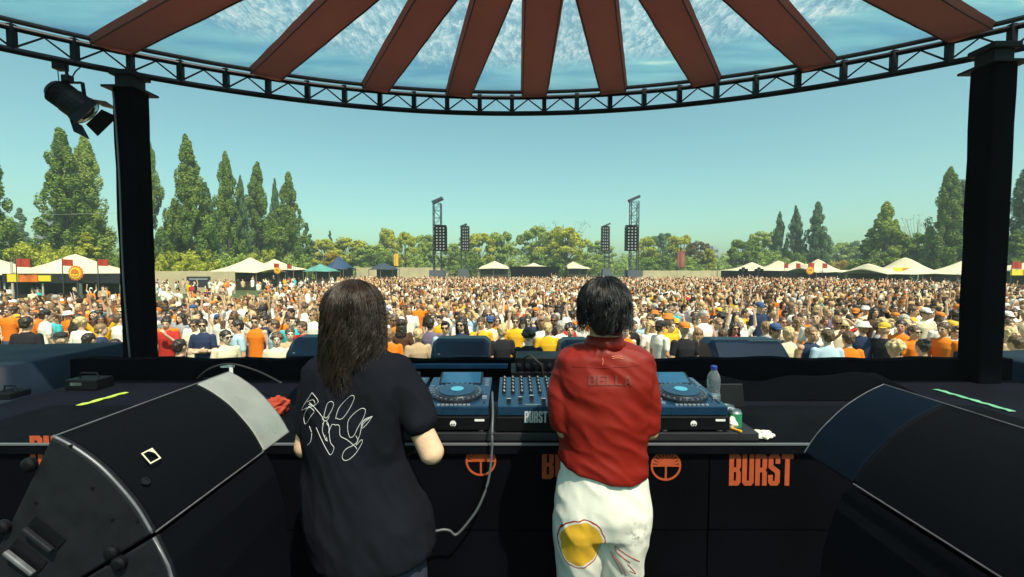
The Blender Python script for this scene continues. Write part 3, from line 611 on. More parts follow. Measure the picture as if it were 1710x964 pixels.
# ------------------------------------------------------------------ big monitor speakers either side
M_CAB = mat('cabinet_paint', (.009, .010, .014), .6, spec=.2, var=.18, vscale=30, bump=.12, bscale=300)
M_GRILLE = mat('grille_black', (.0018, .0025, .005), .65, 0, spec=.08, bump=.5, bscale=500, var=.3, vscale=3)
M_RIM = mat('edge_highlight', (.15, .155, .175), .4, .3, var=.3, vscale=25)  # lighter grey painting in the highlight along the rounded cabinet edges
M_PANEL = mat('satin_panel_sunlit', (.36, .37, .35), .3, .3, var=.12, vscale=10)  # sun glare on the left end panel lifted into its base colour
M_PANEL2 = mat('satin_panel_shaded', (.003, .007, .016), .5, spec=.07, var=.12, vscale=10)  # same panel turned from the sun, its shade put into the colour
def big_speaker(sx, Y0, Y1, Y2, label, pm):
    f = 1.0 if sx < 0 else 1.17
    X = lambda x, z: Vector((sx * x * f, 0, CH + z))
    arc = [(1.03, -.38), (.985, -.405), (.93, -.447), (.885, -.496), (.848, -.545), (.816, -.604)]
    A_ = []   # smooth arc
    for i in range(len(arc) - 1):
        for k in range(4):
            t_ = k / 4; p0, p1, p2, p3 = [Vector(arc[max(0, min(len(arc) - 1, j))]) for j in (i - 1, i, i + 1, i + 2)]
            A_.append(tuple(.5 * (2 * p1 + (p2 - p0) * t_ + (2 * p0 - 5 * p1 + 4 * p2 - p3) * t_ ** 2 + (3 * p1 - p0 - 3 * p2 + p3) * t_ ** 3)))
    A_.append(arc[-1])
    back = [(1.13, -.80), (1.21, -.72), (1.115, -.545)]
    t = thing('monitor_speaker', label, 'speaker', (sx * .95 * f, (Y0 + Y2) / 2, STAGE), 'big DJ monitor speakers')
    def pr(poly, ya, yb, inset=0):
        m = MB(); cx = sum(q[0] for q in poly) / len(poly); cz = sum(q[1] for q in poly) / len(poly)
        pp = [X(q[0] + (cx - q[0]) * inset, q[1] + (cz - q[1]) * inset) for q in poly]
        m.prism([Vector((q.x, ya, q.z)) for q in pp], (0, ya, 0), (0, yb, 0)); return m
    link('side_panel', pr(A_ + back, Y0, Y0 + .022), M_CAB, t, bevel=.005)
    link('grille', pr(A_ + back, Y0 + .0225, Y1, .015), M_GRILLE, t)
    link('gasket', pr(A_ + back, Y1 + .0005, Y1 + .014, .05), M_BLACK, t)
    link('end_panel', pr(A_ + back, Y1 + .015, Y2, -.005), pm, t, bevel=.004)
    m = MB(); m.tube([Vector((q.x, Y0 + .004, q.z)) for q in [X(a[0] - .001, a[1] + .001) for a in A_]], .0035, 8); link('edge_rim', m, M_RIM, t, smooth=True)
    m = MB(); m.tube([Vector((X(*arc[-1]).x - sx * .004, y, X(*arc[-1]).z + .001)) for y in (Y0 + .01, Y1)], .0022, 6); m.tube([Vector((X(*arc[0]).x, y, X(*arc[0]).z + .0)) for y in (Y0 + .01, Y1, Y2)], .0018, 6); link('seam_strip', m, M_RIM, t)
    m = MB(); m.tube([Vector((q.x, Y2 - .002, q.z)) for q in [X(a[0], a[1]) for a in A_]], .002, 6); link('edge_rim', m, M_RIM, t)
    low = [(.812, -.612), (.783, -.68), (.755, -.80), (.74, -1.0), (.74, -1.795), (1.3, -1.795), (1.26, -.80), (1.135, -.808)]
    lo = link('lower_cabinet', pr(low, Y0, Y0 + .022), M_CAB, t, bevel=.004); link('lower_grille', pr(low, Y0 + .0225, Y1 + .02, .012), M_GRILLE, lo)
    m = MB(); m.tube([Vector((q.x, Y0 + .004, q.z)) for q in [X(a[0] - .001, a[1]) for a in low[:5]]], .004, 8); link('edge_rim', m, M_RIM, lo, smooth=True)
    # handles: slots cut dark with a bar across
    for k, (px, py) in enumerate(((78, 890), (47, 928)) if sx < 0 else ()):
        c = at(px, py, Y0 - .001); c.x = -c.x * sx * (1 if sx < 0 else 1.17) * (-1 if sx < 0 else 1) if sx > 0 else c.x
        q = Matrix.Rotation(R(40 * (-1 if sx > 0 else 1)), 3, 'Y')
        m = MB(); m.box(c, (.085, .003, .034), q); h = link('handle_slot', m, M_BLACK, t)
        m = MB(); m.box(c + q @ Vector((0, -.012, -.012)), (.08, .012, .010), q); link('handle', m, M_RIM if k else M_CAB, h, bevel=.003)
    for k, (px, py) in enumerate(((50, 776), (6, 880), (187, 922), (200, 940)) if sx < 0 else ()):
        c = at(px, py, Y0 - .004); 
        if sx > 0: c.x = -c.x * 1.17
        m = MB(); m.lathe(c, [(.016, -.004), (.016, .006), (.010, .010), (.004, .011)], 16, axis=Vector((0, -1, 0))); link('fixing_knob', m, M_BLACK, t)
    for (px, py) in (((118, 745), (155, 815), (188, 868), (230, 870), (60, 840)) if sx < 0 else ()):
        c = at(px, py, Y0 - .0006)
        if sx > 0: c.x = -c.x * 1.17
        m = MB(); m.lathe(c, [(.0035, -.002), (.0035, .0015)], 10, axis=Vector((0, -1, 0))); link('screw', m, M_BLACK, t)
    # square badge on the curved grille
    v = Vector((.63 * -sx * f, 0, -.775)).normalized(); nn = Vector((.775 * -sx, 0, .63)).normalized()
    s = .017
    if sx < 0:
        c = Vector((sx * .897 * f, Y0 + .105, CH - .4705)) + nn * .006
        sq = [[(-s, -s), (s, -s), (s, s), (-s, s)], [(-s + .003, -s + .003), (s * .1, -s + .003), (s * .45, -s * .55), (s * .8, -s * .1), (s - .003, s * .3), (s - .003, s - .003), (-s + .003, s - .003)]]
        link('badge', shape_mesh(sq, 'badge', .001, c, (0, 1, 0), v), mat('badge_print', (.75, .72, .50), .5), t)
        m = MB(); c2 = Vector((sx * .872 * f, Y0 + .055, CH - .51)) + nn * .004; m.lathe(c2, [(.010, 0), (.010, .003), (.006, .003), (.006, .001)], 16, axis=nn); link('port', m, M_CAB, t)
    return t
big_speaker(-1, 1.0, 1.46, 1.64, 'big black monitor speaker with square badge, left of the long haired DJ', M_PANEL)
big_speaker(1, .48, 1.24, 1.46, 'big dark monitor speaker right of the DJ in red, no badge visible', M_PANEL2)

# ------------------------------------------------------------------ front fill speakers beyond the wall
b = MB(); b.b2((-3.4, 4.16, STAGE), (3.9, 4.58, 1.60)); tag(link('speaker_bench', b, M_CLOTH), 'black cloth covered bench carrying the small speakers', 'bench')
M_FILL = mat('fill_speaker_blue', (.007, .022, .052), .4, .1, var=.25, vscale=8)
def fill(px0, px1, py, Y, label, latch=False):
    a, b = at(px0, py, Y), at(px1, py, Y); x0, x1, zt = a.x, b.x, a.z
    t = thing('fill_speaker', label, 'speaker', ((x0 + x1) / 2, Y, 1.602), 'small speakers along the front wall')
    h = zt - 1.602; ch = .05
    prof = [(Y - .13, 1.602), (Y - .13, zt - .14), (Y - .03, zt - .02), (Y + .02, zt), (Y + .22, zt), (Y + .22, 1.602)]
    m = MB(); n = len(prof); vs_ = []
    for (xx, k) in ((x0 + .0, 1), (x0 + ch, 0), (x1 - ch, 0), (x1, 1)):
        for (y, z) in prof: vs_.append((xx, y + (.02 if k and y < Y else 0), z - (ch * .8 if k and z > zt - .1 else 0)))
    fs = [(i * n + j, i * n + (j + 1) % n, (i + 1) * n + (j + 1) % n, (i + 1) * n + j) for i in range(3) for j in range(n)] + [tuple(range(n)), tuple(range(3 * n, 4 * n))]
    m.add(vs_, fs); link('cabinet', m, M_FILL, t, bevel=.008)
    m = MB(); m.b2((x0 + .06, Y - .139, 1.64), (x1 - .06, Y - .133, zt - .155)); g = link('rear_plate', m, M_CASE, t, bevel=.002)
    cx = (x0 + x1) / 2 if not latch else x0 * .35 + x1 * .65
    m = MB(); m.b2((cx - .035, Y - .146, zt - .20), (cx - .01, Y - .1395, zt - .18)); m.b2((cx + .0, Y - .146, zt - .203), (cx + .035, Y - .1395, zt - .178)); link('connector', m, M_WHITE if not latch else M_STEEL, g)
    m = MB(); m.b2((x0 + .07, Y - .12, zt - .127), (x0 + .09, Y - .117, zt - .12)) if not latch else m.b2(((x0 + x1) / 2, Y - .05, zt - .0), (x1 - .01, Y - .04, zt + .004)); link('marker', m, M_WHITE if not latch else M_STEEL, t)
fill(722, 818, 566, 4.3, 'small dark blue speaker on the wall above the left player')
fill(486, 560, 564, 4.3, 'small dark blue speaker partly behind the long haired DJ')
fill(936, 990, 568, 4.3, 'small blue speaker peeking out left of the red DJ')
fill(1183, 1308, 568, 4.3, 'wider dark blue speaker with metal latch, above the water bottle', True)
def tarp(x0, x1, y0, y1, z0, z1, label, lean):
    m = MB(); nx, ny = 30, 16; vs_ = []
    for i in range(nx + 1):
        for j in range(ny + 1):
            u, v = i / nx, j / ny; x = x0 + (x1 - x0) * u; y = y0 + (y1 - y0) * v
            eu = min(1, min(u, 1 - u) * 24); ev = min(1, min(v, 1 - v) * 14); e = (1 - (1 - eu) ** 3) * (1 - (1 - ev) ** 3)
            top = z1 + lean * (x - x0) + .012 * noise.noise(Vector((x * 2, y * 3, 0)))
            vs_.append((x, y, z0 + (top - z0) * e))
    m.add(vs_, [(i * (ny + 1) + j, i * (ny + 1) + j + 1, (i + 1) * (ny + 1) + j + 1, (i + 1) * (ny + 1) + j) for i in range(nx) for j in range(ny)])
    o = link('covered_speaker', m, mat('tarp_blue', (.008, .016, .03), .6, spec=.15, var=.25, vscale=3, bump=.4, bscale=6), smooth=True); o.modifiers.new('s', 'SOLIDIFY').thickness = .006
    tag(o, label, 'covered speaker', 'speaker stacks under tarps')
tarp(-6.2, -3.94, 3.45, 4.9, STAGE, 1.90, 'dark blue tarp over a speaker stack left of the left column', .028)
tarp(4.46, 6.2, 3.4, 4.7, STAGE, 1.9, 'blue tarp over a speaker stack right of the right column', 0)
# ------------------------------------------------------------------ the two DJs
def skin_mat(name, col, r=.5):
    m = mat(name, col, r, spec=.4, var=.12, vscale=20, bump=.1, bscale=120); b = m.node_tree.nodes['Principled BSDF']
    b.inputs['Subsurface Weight'].default_value = .08; b.inputs['Subsurface Scale'].default_value = .02; return m
SKIN = [skin_mat('skin_fair', (.70, .45, .30)), skin_mat('skin_tan', (.60, .35, .21)), skin_mat('skin_pale', (.78, .56, .41)), skin_mat('skin_brown', (.26, .13, .075)), skin_mat('skin_ruddy', (.62, .32, .21))]
M_EYE = mat('eye_dark', (.02, .015, .012), .2); M_LIP = mat('lip', (.38, .12, .09), .45)
def hand(m, wrist, knuck, palm_n, side, curl=.5, mi=0, s=1.0, seg=8):
    """palm, four unequal fingers with a bend, thumb leaving the side of the palm"""
    w_, k_ = Vector(wrist), Vector(knuck); d_ = (k_ - w_).normalized(); nn = Vector(palm_n); nn = (nn - d_ * nn.dot(d_)).normalized(); sd = d_.cross(nn).normalized() * side
    for i, o in enumerate((-.028, -.0095, .0095, .028)):
        m.cap(w_ + sd * o * .55 * s, k_ + sd * o * s - d_ * abs(o) * .2, .014 * s, .0125 * s, seg, mi)
    for i, (o, L) in enumerate(((-.030, .060), (-.010, .074), (.011, .070), (.031, .056))):
        b = k_ + sd * o * s; spread = sd * o * .35; c1 = (d_ * math.cos(curl * .6) + nn * math.sin(curl * .6) + spread * 4 * (1 - curl)).normalized(); c2 = (d_ * math.cos(curl * 1.7) + nn * math.sin(curl * 1.7) + spread * 4 * (1 - curl)).normalized()
        p1 = b + c1 * L * .52 * s; p2 = p1 + c2 * L * .5 * s
        m.cap(b, p1, .0092 * s, .0086 * s, seg, mi); m.cap(p1, p2, .0084 * s, .0070 * s, seg, mi)
    t0 = w_ - sd * .018 * s + d_ * .015 * s; t1 = t0 - sd * .030 * s + d_ * .032 * s + nn * .008 * s; t2 = t1 + d_ * .034 * s - sd * .008 * s + nn * .014 * curl * s
    m.cap(t0, t1, .0125 * s, .0105 * s, seg, mi); m.cap(t1, t2, .0098 * s, .0078 * s, seg, mi)
def head(m, c, q, s=1.0, sk=0, ey=3, lip=4, neck=True, seg=14):
    """head facing -y in its own frame, turned by q"""
    c = Vector(c); P = lambda x, y, z: c + q @ Vector((x * s, y * s, z * s))
    m.ell(P(0, .012, .022), (.076 * s, .094 * s, .092 * s), q, 18, sk)
    m.ell(P(0, -.022, -.045), (.058 * s, .066 * s, .068 * s), q, 16, sk)
    m.ell(P(0, -.052, -.088), (.026 * s, .024 * s, .022 * s), q, 10, sk)
    m.cap(P(0, -.083, .018), P(0, -.104, -.022), .009 * s, .014 * s, 8, sk)
    for sx in (-1, 1):
        m.ell(P(.033 * sx, -.066, -.018), (.022 * s, .02 * s, .02 * s), q, 8, sk)
        m.ell(P(.077 * sx, .01, -.008), (.011 * s, .02 * s, .031 * s), q, 8, sk)
        m.cap(P(.014 * sx, -.081, .030), P(.046 * sx, -.070, .030), .009 * s, .007 * s, 8, sk)
        m.ell(P(.030 * sx, -.079, .010), (.0125 * s, .009 * s, .0075 * s), q, 8, ey)
    m.cap(P(-.018, -.088, -.058), P(.018, -.088, -.058), .0072 * s, None, 8, lip)
IDQ = Matrix.Identity(3)
def RZ(a): return Matrix.Rotation(a, 3, 'Z')
def folds(amp, seed, sc=(9, 9, 5), ridge=.5):
    S = Vector((seed * 3.1, seed, 0))
    def f(p, n):
        q = Vector((p.x * sc[0] + .6 * p.z * 4, p.y * sc[1], p.z * sc[2] + .5 * p.x * 6)) + S
        a = noise.noise(q); b = 1 - abs(noise.noise(q * 1.9 + S)) * 2.2; c = noise.noise(q * 3.7)
        return amp * (a * .9 + ridge * max(b, -.4) * .8 + .18 * c)
    return f
def hair_strands(name, parent, mt, c, rad, locks, per, seed, length, flare, wave, drop, width=.0011, down=1.62, K=13):
    rg = random.Random(seed); c = Vector(c); V = []; Fc = []
    for L in range(locks):
        th = rg.uniform(-math.pi, math.pi); ph = math.acos(1 - rg.random() * 1.05) if rg.random() < .75 else rg.uniform(0, .5)
        if abs(th) < .8 and ph > .75: continue
        ph_w = rg.uniform(0, 6.28); wa = wave * rg.uniform(.5, 1.5); fr = rg.uniform(7, 12); ln = length(th, rg); lay = rg.uniform(.06, .26); tw = rg.uniform(-.35, .35); fl = flare * rg.uniform(.2, 1.3)
        for s_ in range(per):
            t0, p0 = th + rg.gauss(0, .085), ph + rg.gauss(0, .07); ls = min(ln, max(.05, (down - p0) * rad[2] + drop(th, rg))) * rg.uniform(.85, 1.05); la = lay + rg.uniform(-.03, .05); col = []
            for k in range(K):
                u = k / (K - 1); arc = u * ls; conv = 1 - .55 * u
                tt = th + (t0 - th) * conv + tw * u * .6; phi = p0 + arc / rad[2]; over = 0
                if phi > down: over = (phi - down) * rad[2]; phi = down
                lift = la * min(1, .35 + 2.2 * u)
                p = Vector(((rad[0] * (1 + lift)) * math.sin(phi) * math.sin(tt), (rad[1] * (1 + lift)) * math.sin(phi) * math.cos(tt), rad[2] * (1 + lift * .55) * math.cos(phi)))
                tang = Vector((math.cos(tt), -math.sin(tt), 0)); outw = Vector((math.sin(tt), math.cos(tt), 0))
                p += tang * wa * u ** 1.3 * math.sin(ph_w + u * fr) + outw * (fl * (over / .2) + wa * .6 * u * math.sin(ph_w + 1.3 + u * fr)); p.z -= over
                col.append(c + p)
            o = len(V)
            for k, p in enumerate(col):
                t = (col[min(k + 1, K - 1)] - col[max(k - 1, 0)]).normalized(); a = t.cross(Vector((0, 0, 1))); a = a.normalized() if a.length > 1e-3 else Vector((1, 0, 0)); b = t.cross(a)
                r = width * (1.15 - .8 * k / (K - 1))
                for j in range(3):
                    q = 2.094 * j; V.append(p + a * r * math.cos(q) + b * r * math.sin(q))
            for k in range(K - 1):
                for j in range(3): Fc.append((o + k * 3 + j, o + k * 3 + (j + 1) % 3, o + (k + 1) * 3 + (j + 1) % 3, o + (k + 1) * 3 + j))
    me = bpy.data.meshes.new(name); me.from_pydata([tuple(v) for v in V], [], Fc)
    return link(name, me, mt, parent, smooth=True)
def hair_mat(name, col, rough=.35):
    m = mat(name, col, rough, spec=.6, var=.5, vscale=40); return m
def caster(me): return BVHTree.FromPolygons([v.co.copy() for v in me.vertices], [tuple(p.vertices) for p in me.polygons])
def on_cloth(tree, px, py, off):
    r = ray(px, py).normalized(); h = tree.ray_cast(Vector((0, 0, CH)), r)
    return None if h[0] is None else h[0] + h[1] * (off if h[1].dot(r) < 0 else -off)

# --- person in the black t-shirt
B = thing('person', 'person with long dark wavy hair, black t-shirt with white drawing, at the decks', 'person', (-.53, 1.6, STAGE))
m = MB(); hc = Vector((-.556, 1.60, 2.585)); qh = RZ(R(180)) @ Matrix.Rotation(R(8), 3, 'X')
head(m, hc, qh); m.cap((-.556, 1.60, 2.42), (-.556, 1.605, 2.55), .056, .05, 14)
m.loft([(-.56, 1.6, 1.85, .13, .09), (-.555, 1.6, 2.1, .125, .085), (-.555, 1.6, 2.34, .13, .08), (-.555, 1.6, 2.41, .08, .055)], 20)
for sx, sh, el, wr in ((1, (-.400, 1.60, 2.34), (-.284, 1.575, 2.100), (-.43, 1.86, 2.16)), (-1, (-.690, 1.60, 2.34), (-.728, 1.59, 2.115), (-.65, 1.87, 2.16))):
    m.cap(sh, el, .040, .046, 16); m.cap(el, wr, .045, .026, 16)
    kn = Vector(wr) + Vector((.02 * sx, .085, .015)); hand(m, wr, kn, (0, 0, -1), sx, .6)
for sx in (-1, 1): m.cap((-.49 + .085 * sx, 1.6, 1.85), (-.49 + .09 * sx, 1.6, 1.42), .075, .055, 14); m.cap((-.49 + .09 * sx, 1.6, 1.42), (-.49 + .09 * sx, 1.62, 1.03), .052, .04, 14)
me = remesh(m, .0065, 3); link('body', me, [SKIN[0], SKIN[0], SKIN[0], M_EYE, M_LIP], B)
m = MB()
m.loft([(-.556, 1.6, 2.468, .074, .07), (-.556, 1.6, 2.44, .13, .088), (-.556, 1.6, 2.405, .175, .102), (-.556, 1.6, 2.33, .185, .12, 2.4), (-.562, 1.6, 2.20, .175, .128, 2.4), (-.562, 1.6, 2.08, .182, .135), (-.548, 1.6, 1.98, .205, .145), (-.520, 1.6, 1.86, .232, .158), (-.500, 1.6, 1.76, .224, .165), (-.498, 1.6, 1.725, .218, .165)], 36)
m.cap((-.42, 1.6, 2.375), (-.335, 1.592, 2.235), .068, .064, 20); m.cap((-.42, 1.6, 2.34), (-.328, 1.59, 2.215), .06, .066, 20)
m.loft([(-.324, 1.59, 2.182, .056, .06), (-.328, 1.592, 2.23, .060, .064), (-.36, 1.60, 2.30, .062, .066), (-.39, 1.60, 2.36, .055, .06)], 20)
m.cap((-.685, 1.6, 2.37), (-.705, 1.595, 2.20), .062, .056, 20); m.loft([(-.712, 1.592, 2.165, .048, .054), (-.708, 1.595, 2.22, .053, .06), (-.695, 1.60, 2.32, .057, .064)], 20)
me = remesh(m, .0065, 4, 'tshirt'); displace(me, folds(.012, 3, (8, 8, 4.5))); tb = caster(me)
TEE = mat('tee_black', (.009, .010, .015), .9, spec=.03, var=.2, vscale=8, bump=.1, bscale=300)
tee = link('tshirt', me, TEE, B)
LW = mat('print_line', (.55, .56, .57), .7)
lines = [[(225, 245), (150, 365), (180, 360), (225, 345), (270, 310), (225, 245)], [(190, 312), (235, 298), (245, 340), (200, 330), (240, 348), (205, 318)], [(200, 345), (240, 380), (215, 420), (178, 475), (165, 430), (180, 380), (205, 345)],
 [(240, 350), (290, 410), (310, 450), (300, 520), (320, 580), (335, 600)], [(310, 420), (335, 330), (365, 310), (382, 330), (365, 380), (330, 430), (310, 420), (300, 440), (330, 450), (350, 420)], [(395, 440), (420, 360), (480, 290), (520, 265), (532, 290), (500, 360), (460, 420), (430, 440), (400, 430)],
 [(400, 480), (425, 490), (430, 560), (480, 590), (540, 640), (552, 660)], [(485, 520), (490, 450), (540, 390), (590, 360), (615, 375), (600, 430), (560, 500), (530, 560), (500, 570), (485, 520)], [(665, 418), (610, 440), (585, 480), (592, 505), (630, 470), (665, 418)], [(655, 425), (605, 465), (590, 495)], [(645, 430), (600, 455), (588, 485)],
 [(585, 500), (572, 560), (545, 630), (585, 590), (590, 612), (550, 680), (500, 730), (460, 740), (445, 710), (470, 660), (530, 630)], [(255, 500), (290, 580), (330, 660), (360, 700), (385, 650), (360, 610), (350, 540), (345, 480), (320, 450), (300, 480)], [(205, 490), (222, 540), (215, 600), (190, 630)], [(320, 555), (318, 580), (335, 600), (330, 570)], [(330, 470), (350, 500), (345, 540), (370, 480), (400, 485)], [(545, 560), (560, 600), (530, 625)]]
def project_lines(tree, L, org, sc, r, nm, mt, parent):
    mm = MB()
    for ln in L:
        dense = smooth_path([Vector((a, b, 0)) for a, b in ln], 6); pts = []
        for q in dense:
            p = on_cloth(tree, org[0] + q.x / sc, org[1] + q.y / sc, .0006)
            if p is not None: pts.append(p)
        if len(pts) > 2: mm.tube(pts, r, 5)
    return link(nm, mm, mt, parent, smooth=True)
project_lines(tb, lines, (470, 600), 4.383, .0010, 'line_drawing', LW, tee)
m = MB(); m.loft([(-.49, 1.6, 1.60, .165, .13), (-.49, 1.6, 1.72, .185, .145), (-.495, 1.6, 1.86, .17, .13), (-.50, 1.6, 1.95, .14, .10)], 28)
for sx in (-1, 1): m.loft([(-.49 + .095 * sx, 1.63, 1.05, .062, .07), (-.49 + .095 * sx, 1.62, 1.4, .072, .08), (-.49 + .09 * sx, 1.6, 1.65, .092, .11), (-.49 + .08 * sx, 1.6, 1.78, .09, .12)], 20)
me = remesh(m, .009, 3, 'jeans'); displace(me, folds(.006, 8)); link('jeans', me, mat('jeans_navy', (.02, .026, .045), .85, var=.2), B)
for sx in (-1, 1):
    m = MB(); m.loft([(-.49 + .1 * sx, 1.68, STAGE + .002, .05, .135), (-.49 + .1 * sx, 1.68, .99, .048, .13), (-.49 + .1 * sx, 1.65, 1.04, .042, .08), (-.49 + .1 * sx, 1.63, 1.09, .04, .05)], 20); link('shoe', m, M_BLACK, B, smooth=True)
HM = hair_mat('hair_dark_brown', (.024, .012, .007), .45)
m = MB(); m.ell(hc + Vector((0, -.008, .018)), (.084, .102, .100), n=20); m.loft([(-.562, 1.52, 2.40, .06, .03), (-.562, 1.53, 2.47, .085, .055), (-.558, 1.56, 2.56, .095, .075), (-.556, 1.58, 2.62, .08, .08)], 20)
me = remesh(m, .008, 3, 'hair'); displace(me, folds(.006, 5, (30, 30, 6))); hb = link('hair', me, HM, B)
hair_strands('strands', hb, HM, hc + Vector((0, -.01, .016)), (.082, .100, .100), 330, 17, 5, lambda th, rg: rg.uniform(.30, .42), .000, .017, lambda th, rg: (.285 if math.sin(th) < .1 else .19) * rg.uniform(.5, 1))

# --- person in the red shirt
B = thing('person', 'person with short black hair, red collared shirt and white trousers with yellow patch', 'person', (.36, 1.72, STAGE))
m = MB(); hc = Vector((.348, 1.72, 2.588)); qh = RZ(R(176)) @ Matrix.Rotation(R(10), 3, 'X')
head(m, hc, qh); m.cap((.35, 1.715, 2.42), (.349, 1.72, 2.55), .06, .055, 14)
m.loft([(.355, 1.72, 1.85, .13, .09), (.352, 1.72, 2.1, .125, .085), (.352, 1.72, 2.34, .13, .08), (.352, 1.72, 2.41, .08, .055)], 20)
for sx, sh, el, wr in ((1, (.490, 1.72, 2.335), (.520, 1.70, 2.13), (.50, 1.96, 2.17)), (-1, (.216, 1.72, 2.335), (.205, 1.71, 2.13), (.26, 1.97, 2.17))):
    m.cap(sh, el, .036, .036, 16); m.cap(el, wr, .038, .026, 16)
    hand(m, wr, Vector(wr) + Vector((-.015 * sx, .085, .012)), (0, 0, -1), sx, .6)
for sx in (-1, 1): m.cap((.35 + .085 * sx, 1.72, 1.85), (.345 + .08 * sx, 1.72, 1.42), .075, .055, 14); m.cap((.345 + .08 * sx, 1.72, 1.42), (.345 + .08 * sx, 1.74, 1.03), .052, .04, 14)
me = remesh(m, .0065, 3); link('body', me, [SKIN[1], SKIN[1], SKIN[1], M_EYE, M_LIP], B)
m = MB()
m.loft([(.352, 1.72, 2.455, .085, .075), (.352, 1.72, 2.440, .135, .09), (.353, 1.72, 2.412, .178, .098, 2.6), (.353, 1.72, 2.32, .182, .118, 2.8), (.352, 1.72, 2.18, .170, .125, 2.5), (.350, 1.72, 2.06, .166, .13), (.352, 1.72, 1.995, .172, .14), (.354, 1.72, 1.968, .170, .14)], 36)
for sx in (-1, 1):
    c0 = .353 + sx * .140
    m.cap((c0, 1.72, 2.37), (c0 + sx * .016, 1.715, 2.24), .052, .050, 20)
    m.loft([(c0 + sx * .014, 1.712, 2.125, .048, .056), (c0 + sx * .020, 1.712, 2.18, .052, .06), (c0 + sx * .018, 1.715, 2.28, .052, .06), (c0 + sx * .006, 1.72, 2.36, .046, .055)], 20)
me = remesh(m, .0065, 4, 'shirt')
for v in me.vertices:
    if v.co.z < 2.15: k = (2.15 - v.co.z) / .18; v.co.z += k * (-.35 * (v.co.x - .38) * .35 + .5 * (v.co.x - .38) ** 2)
me.update(); displace(me, folds(.011, 6, (6, 6, 8))); tr = caster(me)
RED = mat('shirt_red', (.20, .010, .005), .5, spec=.25, var=.10, vscale=5, bump=.06, bscale=280)
shirt = link('shirt', me, RED, B)
m = MB(); n = 30; vs_ = []
for i in range(n + 1):
    a = R(-60 + 300 * i / n); ca, sa = math.cos(a + R(180)), math.sin(a + R(180))
    for rr, z in ((.088, 2.435), (.066, 2.492), (.060, 2.492), (.062, 2.45)): vs_.append((.351 + rr * ca, 1.715 + rr * .98 * sa, z + .012 * (sa > 0) * -sa))
m.add(vs_, [(i * 4 + j, i * 4 + (j + 1) % 4, (i + 1) * 4 + (j + 1) % 4, (i + 1) * 4 + j) for i in range(n) for j in range(4)] + [(0, 1, 2, 3), (n * 4 + 3, n * 4 + 2, n * 4 + 1, n * 4)])
link('collar', m, RED, shirt, smooth=True)
# faint word across the shoulders
polys = word('BELLA', 73, 17); me2 = shape_mesh(polys, 'lettering', .4)
bm = bmesh.new(); bm.from_mesh(me2); bmesh.ops.subdivide_edges(bm, edges=[e for e in bm.edges if e.calc_length() > 4], cuts=2, use_grid_fill=True)
for v in bm.verts:
    p = on_cloth(tr, 982 + v.co.x, 644 - v.co.z, .0016 + .0012 * (v.co.y < 0))
    if p is not None: v.co = p
bm.to_mesh(me2); bm.free(); link('lettering', me2, mat('faint_print', (.155, .014, .009), .7), shirt)
project_lines(tr, [[(955, 612), (985, 614), (1040, 613), (1068, 610)]], (0, 0), 1, .0012, 'yoke_seam', RED, shirt)
project_lines(tr, [[(1021, 596), (1030, 595), (1040, 596)], [(1006, 598), (1007, 604), (1006, 610)], [(1022, 599), (1032, 598), (1041, 600)]], (0, 0), 1, .0018, 'neck_print', mat('faint_light_print', (.62, .16, .08), .7), shirt)
m = MB(); m.loft([(.345, 1.72, 1.755, .178, .135, 2.6), (.347, 1.72, 1.83, .184, .148, 2.4), (.350, 1.72, 1.90, .176, .142), (.352, 1.72, 1.98, .158, .122), (.352, 1.72, 2.04, .15, .11)], 30)
for sx, cx in ((-1, .258), (1, .425)):
    m.loft([(cx + .008, 1.745, 1.01, .066, .085), (cx + .005, 1.74, 1.3, .070, .088), (cx, 1.73, 1.52, .078, .095), (cx, 1.72, 1.66, .094, .118), (cx + sx * .004, 1.72, 1.78, .095, .14), (cx - sx * .01, 1.72, 1.88, .085, .12)], 24)
me = remesh(m, .007, 3, 'trousers'); displace(me, folds(.008, 12, (7, 7, 5), .8)); tq = caster(me)
